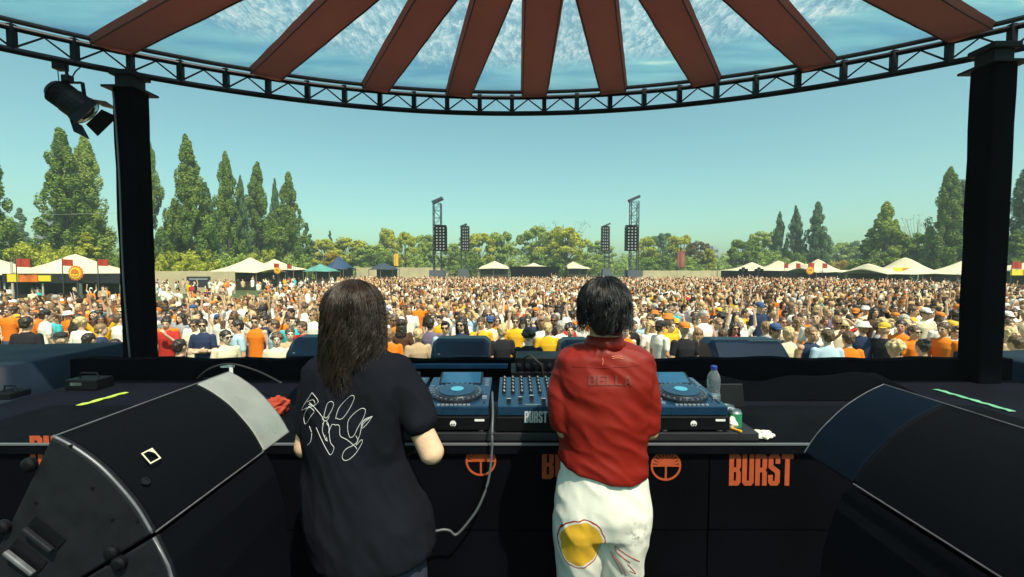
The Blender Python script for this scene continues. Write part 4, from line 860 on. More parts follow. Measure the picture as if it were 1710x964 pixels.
def patch_mat():
    mm = mat('trouser_white', (.70, .69, .62), .85, spec=.2, bump=.08, bscale=250); n = mm.node_tree; L = n.links.new; N = n.nodes.new; b = n.nodes['Principled BSDF']
    tc = N('ShaderNodeTexCoord'); mp = N('ShaderNodeMapping'); L(tc.outputs['Object'], mp.inputs[0]); mp.vector_type = 'TEXTURE'
    mp.inputs['Location'].default_value = (.252 - .36, 0, 1.750 - STAGE); mp.inputs['Rotation'].default_value = (0, R(12), 0); mp.inputs['Scale'].default_value = (.078, 1, .092)
    fl = N('ShaderNodeVectorMath'); fl.operation = 'MULTIPLY'; L(mp.outputs[0], fl.inputs[0]); fl.inputs[1].default_value = (1, 0, 1)
    ln = N('ShaderNodeVectorMath'); ln.operation = 'LENGTH'; L(fl.outputs[0], ln.inputs[0])
    no = N('ShaderNodeTexNoise'); no.inputs['Scale'].default_value = 14; L(tc.outputs['Object'], no.inputs[0])
    ad = N('ShaderNodeMath'); ad.operation = 'MULTIPLY_ADD'; L(no.outputs[0], ad.inputs[0]); ad.inputs[1].default_value = .35; L(ln.outputs['Value'], ad.inputs[2])
    rp = N('ShaderNodeValToRGB'); rp.color_ramp.interpolation = 'CONSTANT'; e = rp.color_ramp.elements; e[0].position = 0; e[0].color = (.68, .38, .03, 1); e[1].position = 1.10 / 1.3; e[1].color = (.70, .69, .62, 1)
    k = e.new(1.17 / 1.3); k.color = (.36, .05, .03, 1); k = e.new(1.225 / 1.3); k.color = (.70, .69, .62, 1)
    dv = N('ShaderNodeMath'); dv.operation = 'DIVIDE'; L(ad.outputs[0], dv.inputs[0]); dv.inputs[1].default_value = 1.3; L(dv.outputs[0], rp.inputs[0])
    # grubby smudges on the right seat
    mp2 = N('ShaderNodeMapping'); L(tc.outputs['Object'], mp2.inputs[0]); mp2.vector_type = 'TEXTURE'; mp2.inputs['Location'].default_value = (.445 - .36, 0, 1.785 - STAGE); mp2.inputs['Scale'].default_value = (.055, 1, .06)
    f2 = N('ShaderNodeVectorMath'); f2.operation = 'MULTIPLY'; L(mp2.outputs[0], f2.inputs[0]); f2.inputs[1].default_value = (1, 0, 1); l2 = N('ShaderNodeVectorMath'); l2.operation = 'LENGTH'; L(f2.outputs[0], l2.inputs[0])
    mr = N('ShaderNodeMapRange'); mr.inputs[1].default_value = 1.2; mr.inputs[2].default_value = .3; L(l2.outputs['Value'], mr.inputs[0])
    n3 = N('ShaderNodeTexNoise'); n3.inputs['Scale'].default_value = 45; n3.inputs['Detail'].default_value = 6; L(tc.outputs['Object'], n3.inputs[0])
    r3 = N('ShaderNodeMapRange'); r3.inputs[1].default_value = .52; r3.inputs[2].default_value = .70; L(n3.outputs[0], r3.inputs[0])
    mu = N('ShaderNodeMath'); mu.operation = 'MULTIPLY'; L(mr.outputs[0], mu.inputs[0]); L(r3.outputs[0], mu.inputs[1])
    mx = N('ShaderNodeMix'); mx.data_type = 'RGBA'; L(mu.outputs[0], mx.inputs[0]); L(rp.outputs[0], mx.inputs[6]); mx.inputs[7].default_value = (.14, .15, .15, 1)
    L(mx.outputs[2], b.inputs['Base Color']); return mm
trs = link('trousers', me, patch_mat(), B)
project_lines(tq, [[(600, 715), (700, 790), (795, 840)], [(600, 720), (620, 770), (720, 850)], [(560, 760), (640, 850), (690, 950)], [(700, 860), (765, 935), (720, 915)], [(575, 790), (600, 830), (660, 940)]], (900, 760), 4.727, .0013, 'red_print', mat('print_red', (.42, .06, .03), .7), trs)
for sx in (-1, 1):
    m = MB(); m.loft([(.345 + .09 * sx, 1.79, STAGE + .002, .05, .14), (.345 + .09 * sx, 1.79, .99, .048, .13), (.345 + .085 * sx, 1.76, 1.04, .042, .08), (.345 + .08 * sx, 1.745, 1.09, .04, .05)], 20); link('shoe', m, M_WHITE, B, smooth=True)
HM2 = hair_mat('hair_black', (.006, .006, .008), .42)
m = MB(); m.ell(hc + Vector((0, -.008, .018)), (.082, .104, .098), n=20); m.loft([(.349, 1.655, 2.50, .045, .02), (.349, 1.655, 2.54, .062, .04), (.349, 1.67, 2.60, .072, .06)], 20)
me = remesh(m, .008, 3, 'hair'); displace(me, folds(.006, 9, (30, 30, 8))); hb = link('hair', me, HM2, B)
hair_strands('strands', hb, HM2, hc + Vector((0, -.01, .016)), (.080, .100, .100), 300, 15, 11, lambda th, rg: rg.uniform(.10, .185) * (1 if abs(th) > 1.9 else .75), .004, .009, lambda th, rg: .105 * rg.uniform(.3, 1), K=11)
# the stage and all it carries stand a little higher above the field
LIFT = .30
for o in list(COL.objects):
    if o.parent is None and o.type != 'LIGHT' and o.name != 'ground': o.location.z += LIFT
CH += LIFT
# ------------------------------------------------------------------ people of the crowd
BODY_MI = dict(skin=0, shirt=1, trs=2, eye=3, lip=4, shoe=5)
def person_body(pose, build=1.0, yaw=0, tank=False, longs=False, nod=4):
    m = MB(); q = RZ(yaw) @ Matrix.Rotation(R(nod), 3, 'X')
    hc = Vector((0, -.012, 1.625)); head(m, hc, q, 1.0, 0, 3, 4)
    m.cap((0, .012, 1.44), (0, .0, 1.56), .056, .052, 12, 0)
    bw = build
    m.loft([(0, 0, .90, .155 * bw, .115, 2.3), (0, 0, 1.02, .150 * bw, .112, 2.3), (0, 0, 1.18, .150 * bw, .112, 2.3), (0, 0, 1.32, .172 * bw, .118, 2.5), (0, 0, 1.41, .165 * bw, .10), (0, .005, 1.455, .11, .08), (0, .008, 1.485, .062, .06)], 22, 1)
    m.loft([(0, 0, .78, .150 * bw, .115), (0, 0, .88, .152 * bw, .118), (0, 0, .93, .14 * bw, .105)], 18, 2)
    for s in (-1, 1):
        m.cap((.085 * s, 0, .86), (.095 * s, -.01, .47), .085, .058, 12, 2); m.cap((.095 * s, -.01, .47), (.098 * s, .01, .08), .055, .042, 12, 2)
        m.cap((.098 * s, .01, .05), (.105 * s, -.15, .035), .042, .034, 10, 5)
    S = .190 * bw
    A = {'down': ((S + .04, .02, 1.14), (S + .03, -.10, .90), 'd'), 'up': ((S + .10, -.06, 1.60), (S + .06, -.10, 1.86), 'u'), 'wave': ((S + .18, -.05, 1.46), (S + .22, -.08, 1.73), 'u'),
         'front': ((S + .05, -.05, 1.15), (.10, -.28, 1.18), 'f'), 'phone': ((S + .04, -.12, 1.22), (.08, -.27, 1.42), 'p'), 'cross': ((S + .04, -.03, 1.15), (-.04, -.17, 1.18), 'c'),
         'point': ((S + .05, -.20, 1.52), (S + .02, -.43, 1.68), 'u'), 'head': ((S + .17, -.05, 1.52), (.10, -.04, 1.72), 'h')}
    for s, k in ((1, pose[0]), (-1, pose[1])):
        el, wr, kind = A[k]; sh = Vector((S * .92 * s, 0, 1.405)); el = Vector((el[0] * s, el[1], el[2])); wr = Vector((wr[0] * s, wr[1] - (.03 if s > 0 and kind == 'c' else 0), wr[2] - (.03 if s > 0 and kind == 'c' else 0)))
        mid = sh.lerp(el, .62)
        if not tank: m.cap(sh, mid, .062, .056, 14, 1)
        else: m.ell(sh, (.052, .052, .052), mi=0)
        m.cap(sh, el, .046, .038, 12, 0)
        if longs: m.cap(mid, el, .052, .046, 12, 1); m.cap(el, el.lerp(wr, .85), .046, .036, 12, 1)
        m.cap(el, wr, .037, .025, 12, 0)
        d_ = {'d': Vector((0, -.25, -1)), 'u': Vector((.1 * s, -.15, 1)), 'f': Vector((-.9 * s, -.5, .1)), 'p': Vector((-.35 * s, -.3, .9)), 'c': Vector((-1 * s, -.05, 0)), 'h': Vector((-.9 * s, 0, .35))}[kind].normalized()
        pn = {'d': Vector((-s, 0, 0)), 'u': Vector((0, -1, 0)), 'f': Vector((0, .3, 1)), 'p': Vector((-s, .3, 0)), 'c': Vector((0, 1, 0)), 'h': Vector((0, .2, -1))}[kind]
        hand(m, wr, wr + d_ * .085, pn, s, .25 if kind == 'u' else .7, 0, 1.02, 6)
    return remesh(m, .0105, 2, 'body'), (hc, q)
def hair_mesh(kind, vox=.0105):
    """around a head centred at the origin, facing -y"""
    m = MB()
    if kind == 'short': m.ell((0, .020, .036), (.086, .100, .090), n=18); m.ell((0, .055, -.02), (.070, .060, .06), n=12)
    elif kind == 'quiff': m.ell((0, .020, .036), (.085, .098, .088), n=18); m.ell((0, -.045, .105), (.055, .05, .035), n=12); m.ell((0, .05, -.02), (.068, .06, .055), n=12)
    elif kind == 'curly':
        rg = random.Random(4)
        for k in range(46):
            a, b = rg.uniform(-2.5, 2.5), rg.uniform(0, 1.7); d_ = Vector((math.sin(a) * math.sin(b), math.cos(a) * math.sin(b), math.cos(b))); m.ell(Vector((0, .02, .03)) + Vector((d_.x * .088, d_.y * .10, d_.z * .09)), (.03, .03, .03), n=8)
        m.ell((0, .02, .035), (.088, .1, .09), n=16)
    elif kind == 'long':
        m.ell((0, .022, .034), (.090, .102, .092), n=18)
        m.loft([(0, .085, -.30, .085, .030), (0, .085, -.22, .115, .042), (0, .07, -.12, .105, .062), (0, .055, -.03, .094, .072)], 20)
        for s in (-1, 1): m.cap((.078 * s, -.015, .02), (.092 * s, .0, -.14), .026, .030, 10); m.cap((.092 * s, .0, -.14), (.085 * s, -.03, -.25), .030, .016, 10)
    elif kind == 'bun': m.ell((0, .020, .034), (.084, .098, .088), n=18); m.ell((0, .085, .105), (.045, .045, .042), n=12); m.ell((0, .05, -.02), (.068, .056, .05), n=12)
    elif kind == 'tail': m.ell((0, .020, .034), (.084, .098, .088), n=18); m.cap((0, .10, .05), (0, .16, -.02), .024, .035, 10); m.cap((0, .16, -.02), (0, .14, -.20), .035, .015, 10)
    me = remesh(m, vox, 1, 'hair'); displace(me, lambda p, n: .012 * noise.noise(Vector((p.x * 50, p.y * 50, p.z * 24)))); return me
def cap_mesh():
    m = MB(); m.lathe((0, .012, .045), [(.092, 0), (.093, .02), (.083, .055), (.058, .078), (.02, .088)], 24); me = m.mesh('cap')
    m2 = MB(); vs_ = []; n = 10
    for i in range(n + 1):
        a = R(-60 + 120 * i / n); vs_ += [(.088 * math.sin(a), .012 - .092 * math.cos(a), .052), (.075 * math.sin(a), .012 - .092 * math.cos(a) - .075 * math.cos(a * 1.2), .040)]
    k = len(vs_); vs_ += [(x, y, z - .006) for x, y, z in vs_]
    fs = [(2 * i, 2 * i + 2, 2 * i + 3, 2 * i + 1) for i in range(n)] + [(k + 2 * i, k + 2 * i + 1, k + 2 * i + 3, k + 2 * i + 2) for i in range(n)] + [(2 * i + 1, 2 * i + 3, k + 2 * i + 3, k + 2 * i + 1) for i in range(n)]
    m.add(vs_, fs); return m.mesh('cap')
def bucket_mesh():
    m = MB(); m.lathe((0, .012, .028), [(.135, -.01), (.136, -.004), (.098, .03), (.088, .075), (.078, .088), (.02, .09)], 24); return m.mesh('hat')
def glasses_mesh():
    m = MB()
    for s in (-1, 1): m.box((.031 * s, -.094, .010), (.046, .006, .030)); m.beam((.052 * s, -.092, .016), (.082 * s, .0, .012), .004, .006)
    m.box((0, -.098, .016), (.018, .005, .006)); return m.mesh('sunglasses')
def phone_mesh():
    m = MB(); m.box((0, 0, 0), (.074, .009, .15)); return m.mesh('phone')
POSES = [('down', 'down'), ('up', 'up'), ('up', 'down'), ('front', 'front'), ('wave', 'down'), ('phone', 'down'), ('cross', 'cross'), ('head', 'down'), ('point', 'wave')]
PNAME = ['arms down', 'both arms up', 'one arm up', 'hands together', 'one arm waving', 'one hand at the face', 'arms crossed', 'one hand on the head', 'arm stretched out']
PROTO = []
for i, ps in enumerate(POSES):
    for v in range(2 if i in (0, 1, 2, 3) else 1):
        me, (hc, q) = person_body(ps, (1.0, .92)[v] if i % 2 == 0 else (.95, 1.05)[v], R((0, 22, -25, 12, -15, 8, 30, -8, 18)[i] * (1 if v == 0 else -1.3)), tank=(v == 1), nod=(2, -6, 0, 8, 3, 10, 2, 5, 0)[i])
        PROTO.append((i, v, me, hc, q))
HAIR = {k: hair_mesh(k) for k in ('short', 'quiff', 'curly', 'long', 'bun', 'tail')}
CAPM, BUCK, GLS = cap_mesh(), bucket_mesh(), glasses_mesh()
cl_ = lambda n, c: mat(n, c, .85, spec=.2, bump=.35, bscale=18)
SHIRTS = {'white': (.86, .82, .72), 'cream': (.80, .70, .48), 'orange': (.78, .20, .015), 'mustard yellow': (.78, .42, .02), 'black': (.018, .018, .022), 'navy': (.025, .04, .09), 'grey': (.30, .31, .33), 'light blue': (.42, .58, .66), 'red': (.45, .03, .025), 'beige': (.50, .36, .22), 'dark brown': (.10, .05, .03), 'purple grey': (.16, .13, .2), 'turquoise': (.05, .45, .48)}
SHW = {'white': 44, 'cream': 15, 'orange': 13, 'mustard yellow': 8, 'black': 12, 'navy': 5, 'grey': 6, 'light blue': 5, 'red': 3, 'beige': 4, 'dark brown': 4, 'purple grey': 3, 'turquoise': 1}
SM = {k: cl_('cloth_' + k.replace(' ', '_'), c) for k, c in SHIRTS.items()}
HCOL = {'dark': (.028, .018, .013), 'brown': (.10, .055, .028), 'light brown': (.26, .15, .07), 'blond': (.58, .42, .20), 'grey': (.42, .40, .36), 'ginger': (.30, .09, .025)}
HCW = {'dark': 34, 'brown': 32, 'light brown': 16, 'blond': 16, 'grey': 2, 'ginger': 4}
HMAT = {k: hair_mat('hair_' + k.replace(' ', '_') + '_crowd', c, .5) for k, c in HCOL.items()}
TRS = [cl_('denim', (.06, .09, .16)), cl_('trousers_black', (.02, .02, .025)), cl_('trousers_beige', (.40, .32, .2))]
M_SHADE = mat('shades', (.01, .01, .012), .15); M_SHOE = mat('shoe_white', (.6, .6, .58), .7)
CAPS = {'white': mat('cap_white', (.75, .73, .66), .8), 'black': mat('cap_black', (.02, .02, .022), .8), 'orange': mat('cap_orange', (.70, .20, .02), .8), 'yellow': mat('cap_yellow', (.70, .42, .03), .8), 'blue': mat('cap_blue', (.03, .08, .22), .8)}
def wpick(rg, d): ks = list(d); return rg.choices(ks, [d[k] for k in ks])[0]
def slots(o, mats):
    for i, mm in enumerate(mats): o.material_slots[i].link = 'OBJECT'; o.material_slots[i].material = mm
for _, _, me, _, _ in PROTO: set_mats(me, [SKIN[0]] * 6)
for me in list(HAIR.values()) + [CAPM, BUCK, GLS]:
    me.materials.clear(); me.materials.append(M_SHADE)
def child(name, me, parent, loc, q, mm, smooth=True):
    o = bpy.data.objects.new(name, me); COL.objects.link(o); o.parent = parent; o.location = loc; o.rotation_euler = q.to_euler()
    o.material_slots[0].link = 'OBJECT'; o.material_slots[0].material = mm
    return o
for me in (CAPM, BUCK): me.polygons.foreach_set('use_smooth', [True] * len(me.polygons))
def make_person(x, y, rot, scale, proto, flip, skin, shirt, hair, hcol, hat, hatcol, shades, trs, label):
    i, v, me, hc, q = proto
    t = thing('person', label, 'person', (x, y, gz(y)), 'festival crowd'); t.rotation_euler.z = rot; t.scale = (-scale if flip else scale, scale, scale)
    b = bpy.data.objects.new('body', me); COL.objects.link(b); b.parent = t
    slots(b, [SKIN[skin], SM[shirt], TRS[trs], M_EYE, M_LIP, M_SHOE])
    if hair != 'bald': child('hair', HAIR[hair], t, hc, q, HMAT[hcol])
    if hat == 'cap': child('cap', CAPM, t, hc + q @ Vector((0, 0, .012)), q, CAPS[hatcol])
    if hat == 'back cap': child('cap', CAPM, t, hc + q @ Vector((0, .02, .012)), q @ RZ(math.pi), CAPS[hatcol])
    if hat == 'bucket hat': child('hat', BUCK, t, hc + q @ Vector((0, 0, .012)), q, CAPS[hatcol])
    if shades: child('sunglasses', GLS, t, hc, q, M_SHADE)
    return t
# people of the front rows one can pick out: head-top pixel, height, facing (0 = to the stage, 180 = back turned), then looks
def P_(k, v=0): return next(p for p in PROTO if p[0] == k and p[1] == v)
NEAR = [
 (40, 528, 1.90, 180, 0, 'black', 'short', 'dark', None, None, 0, 1, 'broad person in black t-shirt with back turned, largest at the left edge'),
 (96, 556, 1.72, 170, 0, 'black', 'bald', 'dark', 'back cap', 'black', 0, 1, 'person in black hoodie and cap, back turned, left of the blond head'),
 (132, 530, 1.75, 170, 0, 'white', 'curly', 'blond', None, None, 0, 0, 'blond curly haired person in white t-shirt, back turned, near the left column'),
 (165, 540, 1.72, 130, 0, 'navy', 'short', 'light brown', None, None, 0, 0, 'person in navy shirt with light brown hair looking sideways, beside the left column'),
 (144, 556, 1.72, 180, 0, 'light blue', 'short', 'dark', None, None, 0, 0, 'person in blue-shaded white top with cropped dark hair, back turned, left of the left column'),  # white top, the canopy's blue shade painted into its colour
 (187, 566, 1.70, 190, 0, 'dark brown', 'short', 'dark', None, None, 0, 1, 'dark haired person low behind the wall right against the left column'),
 (72, 518, 1.78, 150, 0, 'white', 'short', 'dark', 'back cap', 'black', 0, 0, 'person in white top and black cap behind the broad black t-shirt'),
 (196, 524, 1.75, 160, 3, 'white', 'short', 'brown', None, None, 0, 0, 'brown haired person in white t-shirt nearest the left side of the column'),
 (52, 500, 1.75, 60, 0, 'light blue', 'tail', 'ginger', None, None, 0, 0, 'ginger haired person in pale blue top at the left edge'),
 (12, 512, 1.75, 10, 0, 'orange', 'short', 'brown', None, None, 1, 0, 'person in orange top and sunglasses at the far left edge'),
 (296, 566, 1.72, 180, 0, 'black', 'short', 'dark', None, None, 0, 1, 'person in black hoodie with orange print on the back, right of the left column'),
 (275, 530, 1.75, 20, 5, 'red', 'short', 'dark', None, None, 0, 0, 'dark haired person in red shirt directly right of the left column'),
 (336, 532, 1.80, 0, 6, 'navy', 'short', 'dark', None, None, 1, 1, 'person in navy shirt and sunglasses with arms crossed, right of the left column'),
 (374, 551, 1.74, 60, 0, 'cream', 'short', 'dark', None, None, 1, 0, 'person in cream shirt and sunglasses looking right, in front of the blue-shaded white shirt'),
 (394, 533, 1.84, -50, 0, 'light blue', 'short', 'dark', None, None, 0, 0, 'tall person in blue-shaded white t-shirt looking down to the left, above the left speaker'),  # white tee coloured as it looks in the blue canopy shade
 (425, 527, 1.78, 10, 0, 'orange', 'quiff', 'brown', None, None, 1, 0, 'person in rust orange t-shirt and sunglasses right of the tall blue-shaded white shirt'),
 (456, 533, 1.75, -60, 0, 'light blue', 'quiff', 'brown', None, None, 0, 0, 'brown haired person in grey blue shirt in profile, right of the rust orange shirt'),
 (460, 556, 1.66, 30, 0, 'cream', 'curly', 'brown', None, None, 0, 0, 'person with brown curls in cream top, low behind the wall left of the small speaker'),
 (482, 547, 1.72, 40, 0, 'beige', 'short', 'brown', None, None, 0, 0, 'smiling brown haired person in beige shirt left of the small covered speaker'),
 (503, 536, 1.74, -30, 0, 'red', 'short', 'brown', None, None, 0, 0, 'person in red top above the small speaker left of the long haired DJ'),
 (521, 518, 1.76, 0, 1, 'white', 'short', 'light brown', None, None, 1, 0, 'person in white top and sunglasses with raised arms beside the DJ with long hair'),
 (357, 506, 1.80, 0, 1, 'white', 'short', 'brown', None, None, 0, 0, 'cheering person in white t-shirt with both arms up above the left speaker'),
 (669, 532, 1.72, 185, 0, 'dark brown', 'long', 'dark', None, None, 0, 1, 'person with long dark hair, back turned, right of the long haired DJ'),
 (649, 548, 1.72, 180, 0, 'orange', 'short', 'light brown', None, None, 0, 0, 'person in bright orange t-shirt, back turned, touching the long hair of the DJ'),
 (697, 548, 1.74, 200, 0, 'beige', 'short', 'blond', None, None, 0, 0, 'sandy haired person in beige top, back turned, left of the dark grey shirt'),
 (718, 531, 1.78, 180, 0, 'purple grey', 'short', 'dark', None, None, 0, 1, 'dark haired person in dark grey t-shirt, back turned, left of the small speaker'),
 (743, 536, 1.78, 0, 0, 'light blue', 'quiff', 'dark', None, None, 1, 0, 'person in blue-shaded white t-shirt and sunglasses above the small speaker'),  # blue shade of the canopy put into a white tee
 (803, 529, 1.80, 10, 5, 'mustard yellow', 'short', 'brown', None, None, 0, 0, 'person in mustard yellow shirt with a hand at the face above the small speaker'),
 (838, 541, 1.78, 190, 0, 'black', 'short', 'blond', None, None, 0, 1, 'blond person in black jacket, back turned, right of the mustard shirt'),
 (861, 527, 1.76, 0, 0, 'mustard yellow', 'short', 'brown', None, None, 1, 0, 'person in yellow top and sunglasses just behind the black jackets'),
 (883, 549, 1.80, 170, 3, 'black', 'curly', 'dark', None, None, 0, 1, 'person with curly black hair in black jacket left of the DJ in red'),
 (915, 538, 1.76, 170, 0, 'mustard yellow', 'short', 'blond', None, None, 0, 0, 'blond person in mustard top left of the white shirt beside the DJ in red'),
 (937, 535, 1.78, 190, 0, 'white', 'short', 'grey', None, None, 0, 0, 'grey haired person in white shirt directly left of the DJ in red'),
 (953, 540, 1.74, 0, 0, 'navy', 'curly', 'dark', None, None, 0, 0, 'smiling person with dark curls in navy shirt against the head of the DJ in red'),
 (1088, 535, 1.70, 30, 0, 'white', 'long', 'blond', None, None, 1, 0, 'long haired blond person in white t-shirt and sunglasses right of the DJ in red'),
 (1104, 536, 1.76, 110, 0, 'white', 'short', 'dark', 'cap', 'black', 0, 0, 'person in white t-shirt and black cap seen sideways, near the DJ in red'),
 (1145, 539, 1.82, 180, 0, 'black', 'bald', 'dark', 'back cap', 'orange', 0, 1, 'person in black t-shirt and orange cap, back turned'),
 (1168, 548, 1.62, 170, 0, 'dark brown', 'long', 'light brown', None, None, 0, 1, 'person with long light brown hair, back turned, left of the wide small speaker'),
 (1121, 534, 1.74, 20, 0, 'mustard yellow', 'short', 'brown', None, None, 0, 0, 'person in yellow orange shirt between the black cap and the orange cap'),
 (1228, 538, 1.72, 0, 0, 'red', 'long', 'dark', None, None, 1, 0, 'person with long dark hair, sunglasses and red top above the wide small speaker'),
 (1209, 549, 1.70, 170, 0, 'beige', 'short', 'brown', None, None, 0, 0, 'brown haired person just left of the dark haired one in red'),
 (1281, 536, 1.78, 170, 0, 'grey', 'short', 'light brown', None, None, 0, 0, 'person in grey t-shirt, back turned, above the wide small speaker'),
 (1297, 541, 1.78, 20, 0, 'black', 'short', 'dark', 'cap', 'blue', 0, 1, 'person in dark blue cap and black t-shirt right of the grey t-shirt'),
 (1319, 545, 1.76, 180, 0, 'cream', 'short', 'blond', None, None, 0, 0, 'person in cream yellow top and pale hair at the right end of the wide speaker'),
 (1336, 529, 1.74, 40, 0, 'orange', 'long', 'light brown', None, None, 0, 0, 'person with long hair in orange top right of the wide speaker'),
 (1358, 545, 1.80, 0, 0, 'navy', 'short', 'light brown', None, None, 0, 0, 'person in navy t-shirt with cropped hair facing the stage, right of the wide speaker'),
 (1385, 549, 1.78, 175, 0, 'light blue', 'short', 'brown', None, None, 0, 0, 'person in blue-shaded white t-shirt, back turned, right of the navy shirt'),  # white tee with the bluish canopy shade in its colour
 (1420, 553, 1.76, 180, 0, 'orange', 'short', 'brown', None, None, 0, 0, 'person in orange t-shirt, back turned, right of the blue-shaded white shirt'),
 (1480, 540, 1.78, 120, 0, 'black', 'bald', 'dark', 'back cap', 'yellow', 0, 1, 'person in yellow cap and black shirt leaning sideways, left of the right column'),
 (1508, 534, 1.78, -40, 0, 'orange', 'short', 'dark', None, None, 0, 0, 'ruddy faced person in orange shirt right of the yellow cap'),
 (1530, 543, 1.74, 0, 0, 'orange', 'short', 'brown', None, None, 1, 0, 'person in orange top and sunglasses left of the right column'),
 (1500, 568, 1.76, 180, 0, 'white', 'curly', 'blond', None, None, 0, 0, 'blond curly haired person low at the wall, back turned, left of the dark bun'),
 (1546, 566, 1.74, 180, 0, 'white', 'bun', 'dark', None, None, 0, 0, 'person with dark bun and white top low at the wall near the right column'),
 (1581, 538, 1.82, -80, 0, 'orange', 'short', 'brown', None, None, 0, 0, 'tall person in orange top touching the left side of the right column'),
 (1548, 515, 1.80, 0, 0, 'cream', 'short', 'brown', 'cap', 'white', 0, 0, 'person in cream t-shirt and pale cap a few rows behind the dark bun'),
 (1444, 537, 1.80, 150, 0, 'navy', 'short', 'light brown', 'bucket hat', 'white', 0, 0, 'person in pale bucket hat and navy shirt left of the yellow cap'),
 (1690, 545, 1.76, 30, 0, 'beige', 'long', 'blond', None, None, 0, 0, 'person with long blond hair right of the right column, at the photo edge'),
 (1702, 560, 1.76, 180, 0, 'white', 'short', 'brown', None, None, 0, 0, 'brown haired person in white top at the right edge beyond the column'),
 (1270, 505, 1.86, 0, 0, 'navy', 'short', 'dark', 'cap', 'blue', 0, 1, 'tall person in royal navy shirt and blue cap standing above the other heads'),
 (698, 500, 1.85, 0, 8, 'orange', 'short', 'brown', None, None, 0, 0, 'person in orange shirt riding above the heads right of the long haired DJ'),
]
placed = []
for (px, py, h, rot, pz, sh, hr, hc_, hat, hcl, gl, tr_, lb) in NEAR:
    Y = (CH - .27 - h) * F / (py - 446); x = (px - 855) / F * Y
    for _ in range(12):
        hit = [p for p in placed if (p[0] - x) ** 2 + (p[1] - Y) ** 2 < .36 ** 2]
        if not hit: break
        Y += .07 if Y >= hit[0][1] else -.07
    Y = max(Y, 5.0); x = (px - 855) / F * Y; h = CH - gz(Y) - (py - 446) / F * Y
    placed.append((x, Y))
    sk = rnd.choice([0, 0, 1, 2, 1]); sk = 4 if 'ruddy' in lb else sk
    who = make_person(x, Y, R(rot + rnd.uniform(-8, 8)), h / 1.755, P_(pz, rnd.choice([0, 1]) if pz in (0, 1, 2, 3) and rot < 90 and rnd.random() < .3 else 0), rnd.random() < .5, sk, sh, hr, hc_, hat, hcl, gl, tr_, lb)
    if 'hoodie' in lb:
        pm = MB(); col_ = M_ORANGE if 'orange' in lb else mat('print_pink', (.55, .06, .25), .7)
        for k in range(5): pm.box((-.064 + .032 * k, .121 - .35 * abs(-.064 + .032 * k) ** 1.5, 1.345), (.026, .010, .030))
        pr_ = pm.mesh('back_print'); pr_.materials.append(col_); po = bpy.data.objects.new('back_print', pr_); COL.objects.link(po); po.parent = who
# small print on the backs
def zone(px):
    Z = [(0, 'at the left edge of the crowd'), (95, 'left of the left column'), (262, 'just right of the left column'), (345, 'left of the big left speaker top'), (430, 'above the big left speaker'), (530, 'behind the long haired DJ'), (650, 'just right of the long haired DJ'), (715, 'above the left small speaker'), (820, 'midway between the two DJs'), (890, 'just left of the DJ in red'),
         (1050, 'just right of the DJ in red'), (1125, 'above the water bottle'), (1200, 'above the wide small speaker'), (1310, 'right of the wide small speaker'), (1390, 'above the big right speaker'), (1480, 'left of the right column'), (1600, 'beyond the right column')]
    r = Z[0][1]
    for a, b in Z:
        if px >= a: r = b
    return r
rg = random.Random(12); cand = []
yy = 8.3; row = 0
while yy < 64:
    st = .70 if yy < 13 else (.66 if yy < 25 else (.70 if yy < 50 else .82)); xm = yy * 1.2 + 1.5; xx = -xm + (row % 2) * st / 2
    while xx < xm:
        x, y = xx + rg.gauss(0, .11), yy + rg.gauss(0, .10); xx += st * rg.choice([.85, 1, 1, 1.15])
        # the roped-off aisle and bars at far left, thinner crowd at the sides far back
        s_ = x / y; lim = 20 if s_ < -.60 else (20 + (s_ + .60) / .22 * 22 if s_ < -.38 else (62 if s_ < .5 else 62 - (s_ - .5) * 45))
        if y > lim * rg.uniform(.93, 1.07) and rg.random() > .07: continue
        if y > 52 and rg.random() < .25: continue
        if any((x - a) ** 2 + (y - b) ** 2 < .40 ** 2 for a, b in placed) if y < 11 else False: continue
        px = 855 + x / y * F
        if y < 11.5 and any(abs(px - (855 + a / b * F)) < 24 and y < b + .35 for a, b in placed): continue
        cand.append((x, y, px))
    yy += st * .86; row += 1
def hidden(px): return 207 < px < 262 or 1602 < px < 1672 or 540 < px < 640 or 972 < px < 1045
def pick(rg, y):
    hair = rg.choices(['short', 'quiff', 'curly', 'long', 'bun', 'tail'], [34, 14, 10, 26, 6, 8])[0]; hcol = wpick(rg, HCW); hat, hatc = None, None
    if rg.random() < .14: hat = rg.choice(['cap', 'cap', 'back cap', 'bucket hat']); hatc = rg.choice(list(CAPS)); hair = rg.choice(['short', 'long']) if hat != 'bucket hat' else 'short'
    pi = rg.choices(range(9), [50, 4, 4, 10, 3, 8, 6, 3, 2])[0]; v = 1 if (pi in (0, 1, 2, 3) and rg.random() < .3) else 0
    return hair, hcol, hat, hatc, pi, v, wpick(rg, SHW), rg.random() < .38
seen_l = set(); n_named = len(NEAR); stuff = []
